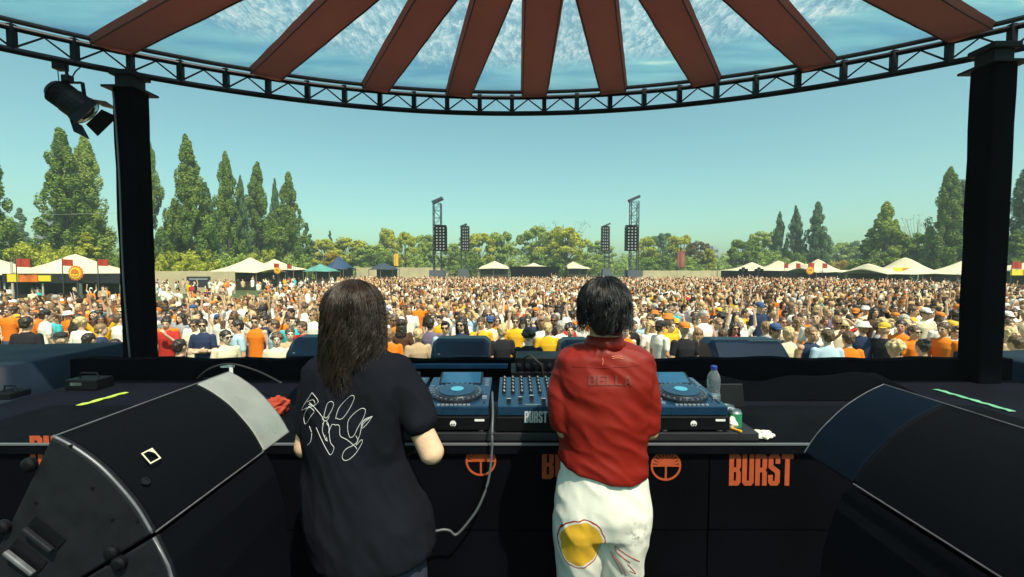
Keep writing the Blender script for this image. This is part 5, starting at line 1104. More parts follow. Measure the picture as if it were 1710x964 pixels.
for (x, y, px) in sorted(cand, key=lambda c: c[1]):
    if n_named < 298 and -8 < px < 1718 and not hidden(px):
        back = rg.random() < .10; fl = rg.random() < .5
        zr = 'front rows' if y < 8.6 else ('middle rows' if y < 10.2 else 'back rows')
        for _ in range(200):
            hair, hcol, hat, hatc, pi, v, sh, gl = pick(rg, y)
            hd = {'short': 'short', 'quiff': 'swept up', 'curly': 'curly', 'long': 'long', 'bun': 'bun of', 'tail': 'tied back'}[hair]
            look = (f'{hatc} {hat.replace("back ", "")}' if hat else f'{hd} {hcol} hair')
            lb = f'{sh} top, {look}, {"back turned" if back else PNAME[pi]}, {zone(px)}'
            if lb not in seen_l and len(lb.split()) <= 16: break
        seen_l.add(lb)
        if back: gl = False
        make_person(x, y, R((180 if back else 0) + rg.gauss(0, 22)) + math.atan2(x, y) * -.0, rg.gauss(.985, .04), P_(pi, v), fl, rg.choices([0, 1, 2, 3, 4], [35, 25, 20, 8, 12])[0], sh, hair, hcol, hat, hatc, gl, rg.choice([0, 1, 2]), lb); n_named += 1
    else: stuff.append((x, y, px))
NAMED_END = max([0])
# the rest: one mass built from thinned copies of the same figures
def deci(me, ratio, name):
    o = bpy.data.objects.new(name, me.copy()); COL.objects.link(o); d_ = o.modifiers.new('d', 'DECIMATE'); d_.ratio = ratio; d_.use_collapse_triangulate = True
    dg = bpy.context.evaluated_depsgraph_get(); r = bpy.data.meshes.new_from_object(o.evaluated_get(dg)); bpy.data.objects.remove(o)
    nv = len(r.vertices); co = np.empty(nv * 3, np.float32); r.vertices.foreach_get('co', co); co = co.reshape(-1, 3)
    tri = np.array([list(p.vertices) for p in r.polygons if len(p.vertices) == 3]); mi = np.array([p.material_index for p in r.polygons if len(p.vertices) == 3])
    return co, tri, mi
def fig(pi, v, hk, nb, nh, zcut):
    p = P_(pi, v); me = p[2]; co, tri, mi = deci(me, nb / len(me.polygons) / 2, 'd'); 
    keep = co[tri][:, :, 2].max(1) > zcut; tri, mi = tri[keep], mi[keep]
    hm = HAIR[hk]; hco, htri, _ = deci(hm, nh / len(hm.polygons) / 2, 'd')
    M4 = np.array(p[4]); hco = hco @ M4.T * 1.03 + np.array(p[3])
    return np.concatenate([co, hco]), np.concatenate([tri, htri + len(co)]), np.concatenate([mi, np.full(len(htri), 6)])
LOD = [(13.5, 420, 90, .7), (26, 190, 40, 1.0), (200, 80, 20, 1.1)]
combos = [(0, 0, 'short'), (0, 1, 'long'), (0, 0, 'long'), (1, 0, 'short'), (1, 1, 'short'), (2, 0, 'long'), (2, 1, 'short'), (3, 0, 'curly'), (4, 0, 'short'), (5, 0, 'tail'), (6, 0, 'short'), (8, 0, 'quiff'), (0, 0, 'bun'), (0, 0, 'quiff')]
cw = [26, 12, 12, 1.4, 1, 1.6, 1, 6, 2.5, 6, 5, 1.5, 5, 12]
TABLES = [[fig(a, b, c, nb, nh, zc) for a, b, c in combos] for (_, nb, nh, zc) in LOD]
SKC = [(.70, .43, .25), (.58, .32, .17), (.78, .56, .41), (.30, .16, .09), (.62, .32, .21)]; TC = [(.06, .09, .16), (.02, .02, .025), (.40, .32, .2)]
Vs, Ts, Cs = [], [], []; off = 0
for (x, y, px) in stuff:
    lv = 0 if y < 17 else (1 if y < 34 else 2); co, tri, mi = TABLES[lv][rg.choices(range(len(combos)), cw)[0]]
    a = (rg.gauss(0, .45) if rg.random() > .1 else rg.uniform(0, 6.28)); s = rg.gauss(.985, .045); sx = s * rg.choice([-1, 1]); ca, sa = math.cos(a), math.sin(a)
    c = co * np.array([sx, s, s]); c = np.stack([c[:, 0] * ca - c[:, 1] * sa + x, c[:, 0] * sa + c[:, 1] * ca + y, c[:, 2] + gz(y)], 1)
    hcv = np.array(HCOL[wpick(rg, HCW)]) if rg.random() > .12 else np.array(rg.choice([(.75, .73, .66), (.02, .02, .02), (.7, .2, .02), (.75, .73, .66)]))
    pal = np.array([rg.choices(SKC, [35, 25, 20, 8, 12])[0], SHIRTS[wpick(rg, SHW)], rg.choice(TC), (.02, .015, .01), (.38, .12, .09), (.6, .6, .58), hcv]) * rg.uniform(.85, 1.1)
    t = tri if sx > 0 else tri[:, ::-1]
    Vs.append(c); Ts.append(t + off); Cs.append(pal[mi]); off += len(c)
V = np.concatenate(Vs).astype(np.float32); T = np.concatenate(Ts).astype(np.int32); Cc = np.concatenate(Cs).astype(np.float32)
me = bpy.data.meshes.new('crowd'); me.vertices.add(len(V)); me.vertices.foreach_set('co', V.ravel()); me.loops.add(len(T) * 3); me.loops.foreach_set('vertex_index', T.ravel())
me.polygons.add(len(T)); me.polygons.foreach_set('loop_start', np.arange(0, len(T) * 3, 3, dtype=np.int32)); me.polygons.foreach_set('use_smooth', np.ones(len(T), bool)); me.update()
at_ = me.color_attributes.new('cloth_colour', 'FLOAT_COLOR', 'CORNER'); at_.data.foreach_set('color', np.repeat(np.concatenate([np.minimum(Cc, 1), np.ones((len(Cc), 1), np.float32)], 1), 3, axis=0).ravel())
cm = bpy.data.materials.new('crowd_colours'); cm.use_nodes = True; n = cm.node_tree; b = n.nodes['Principled BSDF']; b.inputs['Roughness'].default_value = .8; b.inputs['Specular IOR Level'].default_value = .25
an = n.nodes.new('ShaderNodeAttribute'); an.attribute_name = 'cloth_colour'; n.links.new(an.outputs['Color'], b.inputs['Base Color'])
print('crowd mass', len(stuff), 'faces', len(T), 'named', n_named, 'y range', min(s[1] for s in stuff))
tag(link('crowd', me, cm), 'dense festival crowd filling the field to the far tents', 'crowd', kind='stuff')
# ------------------------------------------------------------------ delay towers
M_MAST = mat('mast_metal', (.05, .06, .08), .5, .4)
def tower(px, ptop, Y, side, label, sc):
    b = at(px, 446, Y); x = b.x; top = at(px, ptop, Y).z; w_ = .5 * sc
    t = thing('speaker_tower', label, 'speaker tower', (x, Y, 0), 'truss speaker towers in the crowd')
    m = MB(); n = int(top / (.9 * sc))
    for sx in (-1, 1):
        for sy in (-1, 1): m.beam((x + sx * w_, Y + sy * w_, 0), (x + sx * w_, Y + sy * w_, top), .11 * sc, .11 * sc)
    link('mast', m, M_MAST, t)
    m = MB()
    for i in range(n):
        z0, z1 = top * i / n, top * (i + 1) / n; s = 1 if i % 2 else -1
        for sy in (-1, 1): m.beam((x - s * w_, Y + sy * w_, z0), (x + s * w_, Y + sy * w_, z1), .05 * sc, .05 * sc); m.beam((x - w_, Y + sy * w_, z1), (x + w_, Y + sy * w_, z1), .05 * sc, .05 * sc)
        for sx in (-1, 1): m.beam((x + sx * w_, Y - s * w_, z0), (x + sx * w_, Y + s * w_, z1), .05 * sc, .05 * sc)
    link('lattice', m, M_MAST, t)
    m = MB(); m.beam((x - side * w_ * 1.3, Y, top + .1 + .6 * sc * (side < 0)), (x + side * w_ * 1.5, Y, top + .1 + .6 * sc * (side > 0) - .6 * sc * 0), 1.0 * sc, .35 * sc); link('head', m, M_MAST, t)
    zt = at(px, 380 if sc > .75 else 393, Y).z; zb = at(px, 419 if sc > .75 else 431, Y).z; nb = 8
    ar = link('array_frame', MB().box((x + side * w_ * 1.1, Y - w_ * 1.4, zt + .15), (1.5 * sc, 1.0 * sc, .15)), M_BLACK, t)
    for k in range(nb):
        h = (zt - zb) / nb; zc = zt - h * (k + .5); m = MB(); q = Matrix.Rotation(R(-3 - 1.2 * k), 3, 'X')
        m.box((x + side * w_ * 1.1, Y - w_ * 1.5, zc), (1.65 * sc, .8 * sc, h * .86), q); c = link('array_cabinet', m, M_CASE, t)
        for j in (-1, 0, 1): m = MB(); m.box((x + side * w_ * 1.1 + j * .45 * sc, Y - w_ * 1.5 - .42 * sc, zc), (.16 * sc, .03, h * .5), q); link('horn', m, mat('horn_grey', (.3, .32, .33), .5), c)
    m = MB(); zb2 = 3.4
    m.box((x, Y, 1.3), (w_ * 4, w_ * 4, 2.6)); link('base', m, mat('scrim_grey', (.10, .11, .13), .9), t)
tower(731, 340, 62, 1, 'tall speaker tower behind the long haired DJ, nearer of the left pair', 1)
tower(774, 380, 98, 1, 'smaller far speaker tower of the left pair', 1)
tower(1058, 337, 62, -1, 'tall speaker tower behind the DJ in red, nearer of the right pair', 1)
tower(1013, 379, 98, -1, 'smaller far speaker tower of the right pair', 1)

# ------------------------------------------------------------------ tents, bars, walls
def stretch(xs, Y, dep, peaks, zb, label, col=None, sag=.9):
    """canvas roof with given peaks: xs = (left px, right px), peaks = [(px, py)]"""
    a, b = at(xs[0], 446, Y).x, at(xs[1], 446, Y).x; t = thing('tent', label, 'tent', ((a + b) / 2, Y, 0), 'canvas tents around the field')
    pk = [(at(px, py, Y).x, at(px, py, Y).z) for px, py in peaks]; nx, ny = 48, 10; m = MB(); vs_ = []
    for i in range(nx + 1):
        x = a + (b - a) * i / nx
        h = max([0] + [(z - zb) * max(0, 1 - abs(x - p) / max(1.2, .62 * (b - a) / len(pk))) ** 1.35 for p, z in pk])
        edge = min(1, min(i, nx - i) / 4)
        for j in range(ny + 1):
            v = j / ny * 2 - 1; vs_.append((x, Y + v * dep / 2, zb + (h + .35 * edge) * (1 - abs(v) ** 1.3 * .95)))
    m.add(vs_, [(i * (ny + 1) + j, i * (ny + 1) + j + 1, (i + 1) * (ny + 1) + j + 1, (i + 1) * (ny + 1) + j) for i in range(nx) for j in range(ny)])
    o = link('roof', m, col or M_CANVAS, t, smooth=True); o.modifiers.new('s', 'SOLIDIFY').thickness = .05
    k = max(2, int((b - a) / 5))
    for i in range(k + 1):
        for s in (-1, 1):
            m = MB(); m.tube([(a + (b - a) * (.02 + .96 * i / k), Y + s * dep * .47, 0), (a + (b - a) * (.02 + .96 * i / k), Y + s * dep * .47, zb + .1)], .06, 6); link('pole', m, mat('pole_wood', (.18, .13, .09), .7), t)
    m = MB(); m.b2((a + .3, Y + dep * .3, 0), (b - .3, Y + dep * .32, zb)); link('back_wall', m, mat('bar_dark', (.08, .07, .06), .8, var=.5, vscale=.8), t)
    m = MB(); m.b2((a + .6, Y - dep * .3, 0), (b - .6, Y - dep * .3 + .6, 1.1)); link('bar_counter', m, mat('bar_wood', (.22, .13, .07), .7, var=.3, vscale=2), t)
    return t
stretch((-60, 196), 34, 6, [(126, 432), (-20, 436)], 2.5, 'large cream bar tent at the far left behind the crowd')
stretch((365, 455), 62, 8, [(418, 434)], 2.3, 'cream pointed tent right of the beige wall')
stretch((440, 505), 74, 6, [(458, 436)], 2.6, 'cream tent with round orange sign left of the blue tent')
stretch((1215, 1345), 82, 10, [(1255, 441), (1300, 438), (1330, 439)], 2.4, 'long cream marquee behind the crowd, right of the right towers')
stretch((1335, 1432), 72, 8, [(1366, 436), (1345, 444)], 2.2, 'cream tent with sun sign, between marquee and the dark bar')
stretch((1438, 1552), 56, 8, [(1511, 434), (1450, 445)], 2.2, 'cream peaked tent over a dark bar, left of the right column')
stretch((1562, 1640), 56, 8, [(1615, 438)], 2.2, 'cream tent partly behind the right column')
stretch((1672, 1790), 44, 8, [(1730, 442)], 2.6, 'tent roof beyond the right column at the photo edge')
stretch((800, 850), 118, 8, [(826, 438)], 2.6, 'small white tent left of the dark stage awning')
stretch((945, 985), 122, 8, [(957, 439)], 2.6, 'small white tent right of the dark stage awning')
BLU = mat('tent_blue', (.02, .05, .12), .7); TEAL = mat('tent_teal', (.10, .30, .26), .8, var=.2, vscale=1)
stretch((546, 585), 84, 7, [(566, 430)], 2.6, 'dark blue pointed tent left of the long haired DJ', BLU)
stretch((516, 560), 76, 5, [(535, 444)], 2.3, 'turquoise low tent left of the dark blue tent', TEAL)
stretch((622, 662), 92, 6, [(640, 441)], 2.5, 'dark flat awning right of the long haired DJ', mat('awning_dark', (.03, .045, .07), .8))
# dark awning in the middle
a, b = at(850, 463, 80), at(936, 446, 80)
t = thing('stage_awning', 'wide black awning with white peak behind it, far in the middle of the field', 'awning', ((a.x + b.x) / 2, 80, 0))
m = MB(); m.prism([(a.x, 80, b.z + .1), (b.x, 80, b.z + .1), (b.x - .7, 80, a.z), (a.x + .6, 80, a.z)], (0, 0, 0), (0, 3, 0)); link('valance', m, M_CASE, t)
m = MB(); m.loft([((a.x + b.x) / 2, 84, b.z + .05, 2.8, 2, 4), ((a.x + b.x) / 2, 84, b.z + .3, 1.1, .8, 3), ((a.x + b.x) / 2, 84, b.z + .75, .1, .1)], 24); link('roof', m, M_CANVAS, t)
for xx in (a.x + .4, b.x - .4): m = MB(); m.tube([(xx, 80.5, 0), (xx, 80.5, b.z)], .1, 6); link('pole', m, M_MAST, t)
# beige hoardings
M_SAND = mat('sand_hoarding', (.52, .43, .26), .9, var=.15, vscale=.5)
def hoard(px0, px1, py, Y, label, h0=0):
    a, b = at(px0, py, Y), at(px1, py, Y); t = thing('hoarding', label, 'wall', ((a.x + b.x) / 2, Y, 0), 'beige hoardings behind the crowd')
    n = max(2, int((b.x - a.x) / 2.4)); m = MB()
    for i in range(n): x0, x1 = a.x + (b.x - a.x) * i / n, a.x + (b.x - a.x) * (i + 1) / n; m.b2((x0 + .01, Y, 0), (x1 - .01, Y + .08, a.z + .03 * math.sin(i * 2.3)))
    link('panel', m, M_SAND, t)
    for i in range(0, n + 1, 2): x0 = a.x + (b.x - a.x) * i / n; m = MB(); m.b2((x0 - .05, Y + .09, 0), (x0 + .05, Y + .2, a.z + .1)); link('post', m, M_SAND, t)
hoard(258, 392, 453, 52, 'beige wall with dark poster, right of the left column')
hoard(594, 735, 447, 108, 'beige far wall between the long haired DJ and the left towers')
hoard(1068, 1205, 452, 112, 'beige far wall right of the DJ in red')
hoard(735, 800, 452, 125, 'short beige far wall behind the left towers')
a, b = at(312, 482, 50), at(351, 462, 50)
t = thing('poster_board', 'dark poster board standing before the beige wall', 'poster', ((a.x + b.x) / 2, 50, 0)); m = MB(); m.b2((a.x, 50, .8), (b.x, 50.06, b.z)); link('board', m, mat('poster_dark', (.03, .03, .035), .6), t)
m = MB(); m.b2((a.x + .3, 49.985, b.z - .35), (b.x - .3, 49.996, b.z - .2)); link('title_bar', m, mat('poster_grey', (.3, .3, .3), .6), t)
for s in (a.x + .2, b.x - .2): m = MB(); m.b2((s - .04, 50.01, 0), (s + .04, 50.05, .8)); link('leg', m, M_MAST, t)

# left bar sign, flags and sun signs
M_RED = mat('flag_red', (.42, .04, .015), .8); M_YEL = mat('banner_yellow', (.80, .62, .03), .7)
a, b = at(8, 474, 30.2), at(205, 456, 30.2)
t = thing('bar_sign', 'long yellow, orange and black sign over the bar at the left', 'sign', ((a.x + b.x) / 2, 30.2, 0))
def rect(px0, py0, px1, py1, Y, th=.04): q, r_ = at(px0, py1, Y), at(px1, py0, Y); return MB().b2((q.x, Y, q.z), (r_.x, Y + th, r_.z))
link('board', rect(4, 457, 205, 473, 30.1), mat('sign_black', (.02, .02, .025), .6), t)
link('yellow_panel', rect(12, 458, 30, 471, 30.04), M_YEL, t); link('yellow_panel', rect(64, 460, 84, 470, 30.04), M_YEL, t); link('orange_panel', rect(31, 459, 62, 471, 30.04), mat('sign_orange', (.72, .16, .02), .7, var=.4, vscale=1.2), t)
for px in (6, 70, 134, 200): q = at(px, 473, 30.2); m = MB(); m.tube([(q.x, 30.25, 0), (q.x, 30.25, q.z + .4)], .05, 6); link('pole', m, mat('pole_pale', (.5, .46, .4), .7), t)
def flag(px0, py0, px1, py1, Y, label, mt=None, pole=True, name='flag'):
    q, r_ = at(px0, py1, Y), at(px1, py0, Y); t = thing(name, label, 'flag', (q.x, Y, 0), 'small red flags on the tents' if name == 'flag' else None)
    n = 8; m = MB(); vs_ = []
    for i in range(n + 1):
        for z in (q.z, r_.z): vs_.append((q.x + (r_.x - q.x) * i / n, Y + .06 * math.sin(i * 1.1) * (r_.x - q.x), z - .03 * i / n))
    m.add(vs_, [(2 * i, 2 * i + 2, 2 * i + 3, 2 * i + 1) for i in range(n)]); o = link('cloth', m, mt or M_RED, t); o.modifiers.new('s', 'SOLIDIFY').thickness = .02
    m = MB(); m.tube([(q.x - .03, Y, 0), (q.x - .03, Y, r_.z + .1)], .03, 6); link('pole', m, M_MAST, t)
for args in [(28, 432, 49, 446, 29.8, 'red flag at the far left, over the yellow sign'), (105, 433, 121, 444, 29.8, 'red flag left of the big orange sun sign'), (164, 433, 180, 444, 29.8, 'red flag between the sun sign and the left column'),
             (437, 441, 444, 448, 70, 'tiny red flag on the left cream tents, leftmost'), (458, 440, 466, 448, 70, 'tiny red flag above the small sun sign'), (480, 442, 487, 449, 70, 'tiny red flag right of the small sun sign'),
             (1310, 440, 1317, 448, 68, 'tiny red flag on the marquee'), (1330, 440, 1337, 448, 68, 'tiny red flag left of the right sun sign'), (1350, 439, 1360, 449, 68, 'tiny red flag above the right sun sign'), (1374, 440, 1382, 448, 68, 'tiny red flag right of the right sun sign'), (1690, 437, 1707, 449, 40, 'red flag at the right edge beyond the column')]: flag(*args)
M_FEA = mat('feather_orange', (.28, .08, .06), .8, var=.6, vscale=.5)
flag(1131, 420, 1144, 446, 95, 'tall orange and purple banner right of the right towers', M_FEA, name='banner'); flag(658, 424, 665, 444, 88, 'narrow yellow orange banner right of the long haired DJ', mat('feather_yellow', (.8, .42, .04), .8), name='banner')
M_SUNY = mat('sun_yellow', (.90, .58, .04), .6); M_SUNO = mat('sun_orange', (.75, .20, .02), .6)
def sunsign(px, py, rp, Y, label):
    c = at(px, py, Y); r = rp / F * Y; t = thing('sun_sign', label, 'sign', (c.x, Y, 0), 'round sun signs'); Yv = Vector((0, -1, 0))
    m = MB(); vs_ = []; n = 32
    m.prism([c + Vector((r * (1 if i % 2 else .86) * math.cos(2 * math.pi * i / n), 0, r * (1 if i % 2 else .86) * math.sin(2 * math.pi * i / n))) for i in range(n)], (0, 0, 0), (0, .06, 0)); link('rim', m, M_SUNO, t)
    m = MB(); m.lathe(c + Vector((0, -.005, 0)), [(r * .72, 0), (r * .72, .02)], 32, axis=Yv); link('face', m, M_SUNY, t)
    me = shape_mesh(emblem(r * .5), 'emblem', .01, c + Vector((0, -.045, 0))); link('emblem', me, M_SUNO, t)
    m = MB(); m.tube([(c.x, Y + .12, 0), (c.x, Y + .12, c.z)], .06, 6); link('pole', m, M_MAST, t)
sunsign(126, 456, 13, 29.5, 'large round orange sun sign on a pole before the left bar'); sunsign(463, 452, 6, 60, 'small round sun sign left of the blue tent'); sunsign(1353, 452, 7, 60, 'round sun sign in front of the right marquees')
for px0, px1, py0, py1, Y, lb in ((1492, 1530, 447, 455, 54, 'yellow and orange bar sign under the right peaked tent'), (1688, 1740, 450, 460, 40, 'yellow bar sign at the right edge')):
    q = at(px0, py1, Y); t = thing('bar_sign', lb, 'sign', (q.x, Y, 0)); link('board', rect(px0, py0, px1, py1, Y), M_YEL, t); link('orange_panel', rect(px0 + (px1 - px0) * .4, py0 + 1, px0 + (px1 - px0) * .7, py1 - 1, Y - .03, .02), mat('sign_orange', (0, 0, 0)), t)
    m = MB(); m.tube([(q.x + .1, Y + .1, 0), (q.x + .1, Y + .1, at(px0, py0, Y).z)], .05, 6); link('pole', m, M_MAST, t)
# crowd barriers at the left
for k in range(5):
    x0 = -19.5 + 2.3 * k; Y = 22 + k * .3; t = thing('crowd_barrier', ('leftmost', 'second', 'middle', 'fourth', 'rightmost')[k] + ' steel crowd barrier of the row before the left bar, counted from the left', 'barrier', (x0 + 1.1, Y, 0), 'steel barriers at the left')
    m = MB(); m.tube([(x0, Y, .1), (x0, Y, 1.1), (x0 + 2.2, Y, 1.1), (x0 + 2.2, Y, .1), (x0, Y, .1)], .03, 6); link('frame', m, M_STEEL, t)
    m = MB()
    for i in range(1, 18): m.tube([(x0 + 2.2 * i / 18, Y, .12), (x0 + 2.2 * i / 18, Y, 1.08)], .012, 4)
    link('bars', m, M_STEEL, t)
# speaker poles and lighting frames on the marquee line
for px, lb in ((1240, 'dark lighting stand before the long marquee, left one'), (1266, 'dark lighting stand before the long marquee, right one'), (1556, 'dark lighting stand left of the right column')):
    q = at(px, 452, 60); t = thing('lighting_stand', lb, 'lighting stand', (q.x, 60, 0)); m = MB(); m.tube([(q.x, 60, 0), (q.x, 60, q.z + .4)], .08, 6); m.b2((q.x - .5, 59.9, q.z - .1), (q.x + .5, 60.1, q.z + .05)); link('mast', m, M_MAST, t)
    for s in (-.4, 0, .4): m = MB(); m.box((q.x + s, 59.8, q.z + .25 - .5 * abs(s)), (.28, .3, .36), Matrix.Rotation(s, 3, 'Z')); link('lamp', m, M_CASE, t)
# pole with wires at the very left
q = at(19, 440, 31); m = MB(); m.tube([(q.x, 31, 0), (q.x, 31, q.z + .1)], .07, 6); tag(link('tent_pole', m, mat('pole_pale', (.5, .46, .4), .7)), 'pale wooden pole at the far left edge by the bar', 'pole')
m = MB(); m.tube([(-62, 52, 9.3), (-52, 52, 9.0), (-45, 52, 9.15), (-39.5, 52, 9.0)], .018, 4); tag(link('overhead_wire', m, mat('wire_grey', (.35, .36, .36), .6)), 'thin white wire strung across the big left poplar', 'wire')

# ------------------------------------------------------------------ trees
def leaf_mat(name, a, b):
    m = bpy.data.materials.new(name); m.use_nodes = True; n = m.node_tree; L = n.links.new; N = n.nodes.new; bs = n.nodes['Principled BSDF']; bs.inputs['Roughness'].default_value = .6; bs.inputs['Specular IOR Level'].default_value = .25
    g = N('ShaderNodeNewGeometry'); rp = N('ShaderNodeValToRGB'); rp.color_ramp.elements[0].color = (*a, 1); rp.color_ramp.elements[1].color = (*b, 1)
    tc = N('ShaderNodeTexCoord'); no = N('ShaderNodeTexNoise'); no.inputs['Scale'].default_value = .5; L(tc.outputs['Object'], no.inputs[0])
    mm = N('ShaderNodeMath'); mm.operation = 'MULTIPLY_ADD'; L(g.outputs['Random Per Island'], mm.inputs[0]); mm.inputs[1].default_value = .45; 
    m2 = N('ShaderNodeMath'); m2.operation = 'MULTIPLY_ADD'; L(no.outputs[0], m2.inputs[0]); m2.inputs[1].default_value = 1.5; m2.inputs[2].default_value = -.5; L(m2.outputs[0], mm.inputs[2])
    L(mm.outputs[0], rp.inputs[0]); L(rp.outputs[0], bs.inputs['Base Color'])
    t = N('ShaderNodeBsdfTranslucent'); L(rp.outputs[0], t.inputs[0]); mx = N('ShaderNodeMixShader'); mx.inputs[0].default_value = .3; L(bs.outputs[0], mx.inputs[1]); L(t.outputs[0], mx.inputs[2]); L(mx.outputs[0], n.nodes['Material Output'].inputs[0]); return m
LEAF = {'dark': leaf_mat('leaf_dark', (.06, .13, .03), (.28, .38, .05)), 'mid': leaf_mat('leaf_mid', (.16, .24, .05), (.48, .58, .12)), 'yellow': leaf_mat('leaf_yellow', (.28, .33, .04), (.62, .60, .07)), 'blue': leaf_mat('leaf_blue', (.06, .13, .07), (.17, .27, .10)), 'brown': leaf_mat('leaf_brown', (.12, .09, .05), (.24, .18, .08)), 'gold': leaf_mat('leaf_gold', (.32, .22, .02), (.5, .32, .03))}
M_BARK = mat('bark', (.10, .08, .06), .9, var=.3, vscale=4)
def leaves(points, size, rg_, n_each, spread, name):
    P = np.repeat(np.array([p[:3] for p in points]), n_each, 0); S = np.repeat(np.array([p[3] for p in points]), n_each)[:, None]
    r = np.random.RandomState(rg_.randrange(9999)); d = r.normal(size=P.shape); d /= np.linalg.norm(d, axis=1)[:, None]; rad = r.uniform(.35, 1, (len(P), 1)) ** .5
    C = P + d * S * rad * np.array([1, 1, spread]); nrm = d * .9 + r.normal(size=P.shape) * .42 + np.array([0, 0, .25]); nrm /= np.linalg.norm(nrm, axis=1)[:, None]
    a = np.cross(nrm, r.normal(size=P.shape)); a /= np.linalg.norm(a, axis=1)[:, None]; b = np.cross(nrm, a); sz = size * r.uniform(.5, 1.3, (len(P), 1))
    V = np.stack([C - a * sz - b * sz * .6, C + a * sz * .9 - b * sz * .7, C + a * sz * .3 + b * sz, ], 1).reshape(-1, 3).astype(np.float32)
    n = len(C); me = bpy.data.meshes.new(name); me.vertices.add(n * 3); me.vertices.foreach_set('co', V.ravel()); me.loops.add(n * 3); me.loops.foreach_set('vertex_index', np.arange(n * 3, dtype=np.int32)); me.polygons.add(n); me.polygons.foreach_set('loop_start', np.arange(0, n * 3, 3, dtype=np.int32)); me.update(); return me
def limb_mesh(paths):
    m = MB()
    for pts, r0, r1 in paths: k = len(pts); m.tube(pts, [r0 + (r1 - r0) * i / (k - 1) for i in range(k)], 6)
    return m
def tree_variant(kind, seed):
    """unit height 10"""
    g = random.Random(seed); pts = []; limbs = [([(0, 0, 0), (.05, 0, 3), (g.uniform(-.2, .2), 0, 6), (0, 0, 9.3)], .22 if kind != 'round' else .28, .03)]
    if kind == 'poplar':
        for i in range(170):
            h = 1.0 + 8.6 * (g.random() ** .92); t = h / 10; rmax = 1.35 * (math.sin(math.pi * min(1, t * 1.02) ** .60) ** .75) * (1.22 - .58 * t) + .05
            a = g.uniform(0, 6.28); r = rmax * g.uniform(.30, 1.15); x, y = r * math.cos(a), r * math.sin(a)
            pts.append((x, y, h, g.uniform(.15, .38) * (1.25 - .6 * t))); 
            if i % 3 == 0: limbs.append(([(0, 0, max(.4, h - 1.8)), (x * .55, y * .55, h - .9), (x, y, h + .2)], .06, .015))
        for h in (9.3, 9.55, 9.8): pts.append((g.uniform(-.08, .08), 0, h, .22 - .1 * (h - 9.3)))
        sp = 1.9
    elif kind == 'cone':
        for i in range(80):
            t = g.random() ** .8; h = .5 + 9 * t; r = 1.9 * (1 - t) ** .8 * g.uniform(.3, 1.0); a = g.uniform(0, 6.28); pts.append((r * math.cos(a), r * math.sin(a), h, g.uniform(.3, .5) * (1.2 - .7 * t)))
        sp = 1.0
    elif kind == 'round':
        for i in range(75):
            u = g.uniform(-.75, 1); a = g.uniform(0, 6.28); r = math.sqrt(max(0, 1 - u * u)) * 3.6 * g.uniform(.55, 1.05) * (1 + .22 * math.sin(a * 3 + seed)); h = 5.9 + u * 3.6 + g.uniform(-.4, .4)
            x, y = r * math.cos(a), r * math.sin(a); pts.append((x, y, h, g.uniform(.55, 1.0)))
            if i % 3 == 0: limbs.append(([(0, 0, 2.2), (x * .4, y * .4, 3.2 + (h - 3) * .4), (x * .95, y * .95, h)], .10, .02))
        sp = .75
    elif kind == 'bush':
        for i in range(60): a = g.uniform(0, 6.28); r = 5.2 * math.sqrt(g.random()); h = g.uniform(.8, 8.6) * math.sqrt(max(.1, 1 - (r / 5.6) ** 2)); pts.append((r * math.cos(a), r * math.sin(a), h, g.uniform(.8, 1.4)))
        sp = .9; limbs[0] = ([(0, 0, 0), (0, 0, 3), (.3, 0, 6)], .2, .05)
    else:      # bare
        for i in range(34):
            a = g.uniform(0, 6.28); r = g.uniform(1.5, 3.6); h = g.uniform(5, 9.8); limbs.append(([(0, 0, g.uniform(2, 4)), (r * .45 * math.cos(a), r * .45 * math.sin(a), h * .65), (r * math.cos(a), r * math.sin(a), h)], .05, .012)); pts.append((r * math.cos(a), r * math.sin(a), h, .5))
        sp = .8
    n_each = {'poplar': 190, 'cone': 110, 'round': 130, 'bush': 90, 'bare': 10}[kind]; size = {'poplar': .078, 'cone': .14, 'round': .19, 'bush': .26, 'bare': .08}[kind]
    return leaves(pts, size, g, n_each, sp, 'crown'), limb_mesh(limbs).mesh('trunk')
VAR = {k: [tree_variant(k, s) for s in range(n)] for k, n in (('poplar', 5), ('cone', 2), ('round', 5), ('bush', 3), ('bare', 1))}
for k in VAR:
    for cme, tme in VAR[k]:
        cme.materials.clear(); cme.materials.append(LEAF['mid']); tme.materials.clear(); tme.materials.append(M_BARK)
WUNIT = {'poplar': 3.1, 'cone': 3.6, 'round': 8.2, 'bush': 11.5, 'bare': 7.4}
HUN = {'poplar': 10.1, 'cone': 10, 'round': 10.2, 'bush': 9.6, 'bare': 10}
cnt = [0]
def tree(px, top, wpx, Y, kind, leaf, label, name=None):
    b = at(px, 446, Y); h = at(px, top, Y).z; wd = wpx / F * Y * (1.06 if kind == 'poplar' else 1.12); i = cnt[0]; cnt[0] += 1
    cme, tme = VAR[kind][i % len(VAR[kind])]; nm = name or {'poplar': 'poplar_tree', 'cone': 'conifer_tree', 'round': 'broadleaf_tree', 'bush': 'bush', 'bare': 'bare_tree'}[kind]
    t = thing(nm, label, 'tree' if kind != 'bush' else 'bush', (b.x, Y, 0), 'trees around the field'); sz = h / HUN[kind]; sx = wd / WUNIT[kind]; t.scale = (sx, sx, sz); t.rotation_euler.z = i * 1.9
    c = bpy.data.objects.new('crown', cme); COL.objects.link(c); c.parent = t; c.material_slots[0].link = 'OBJECT'; c.material_slots[0].material = LEAF[leaf]
    k = bpy.data.objects.new('trunk', tme); COL.objects.link(k); k.parent = t
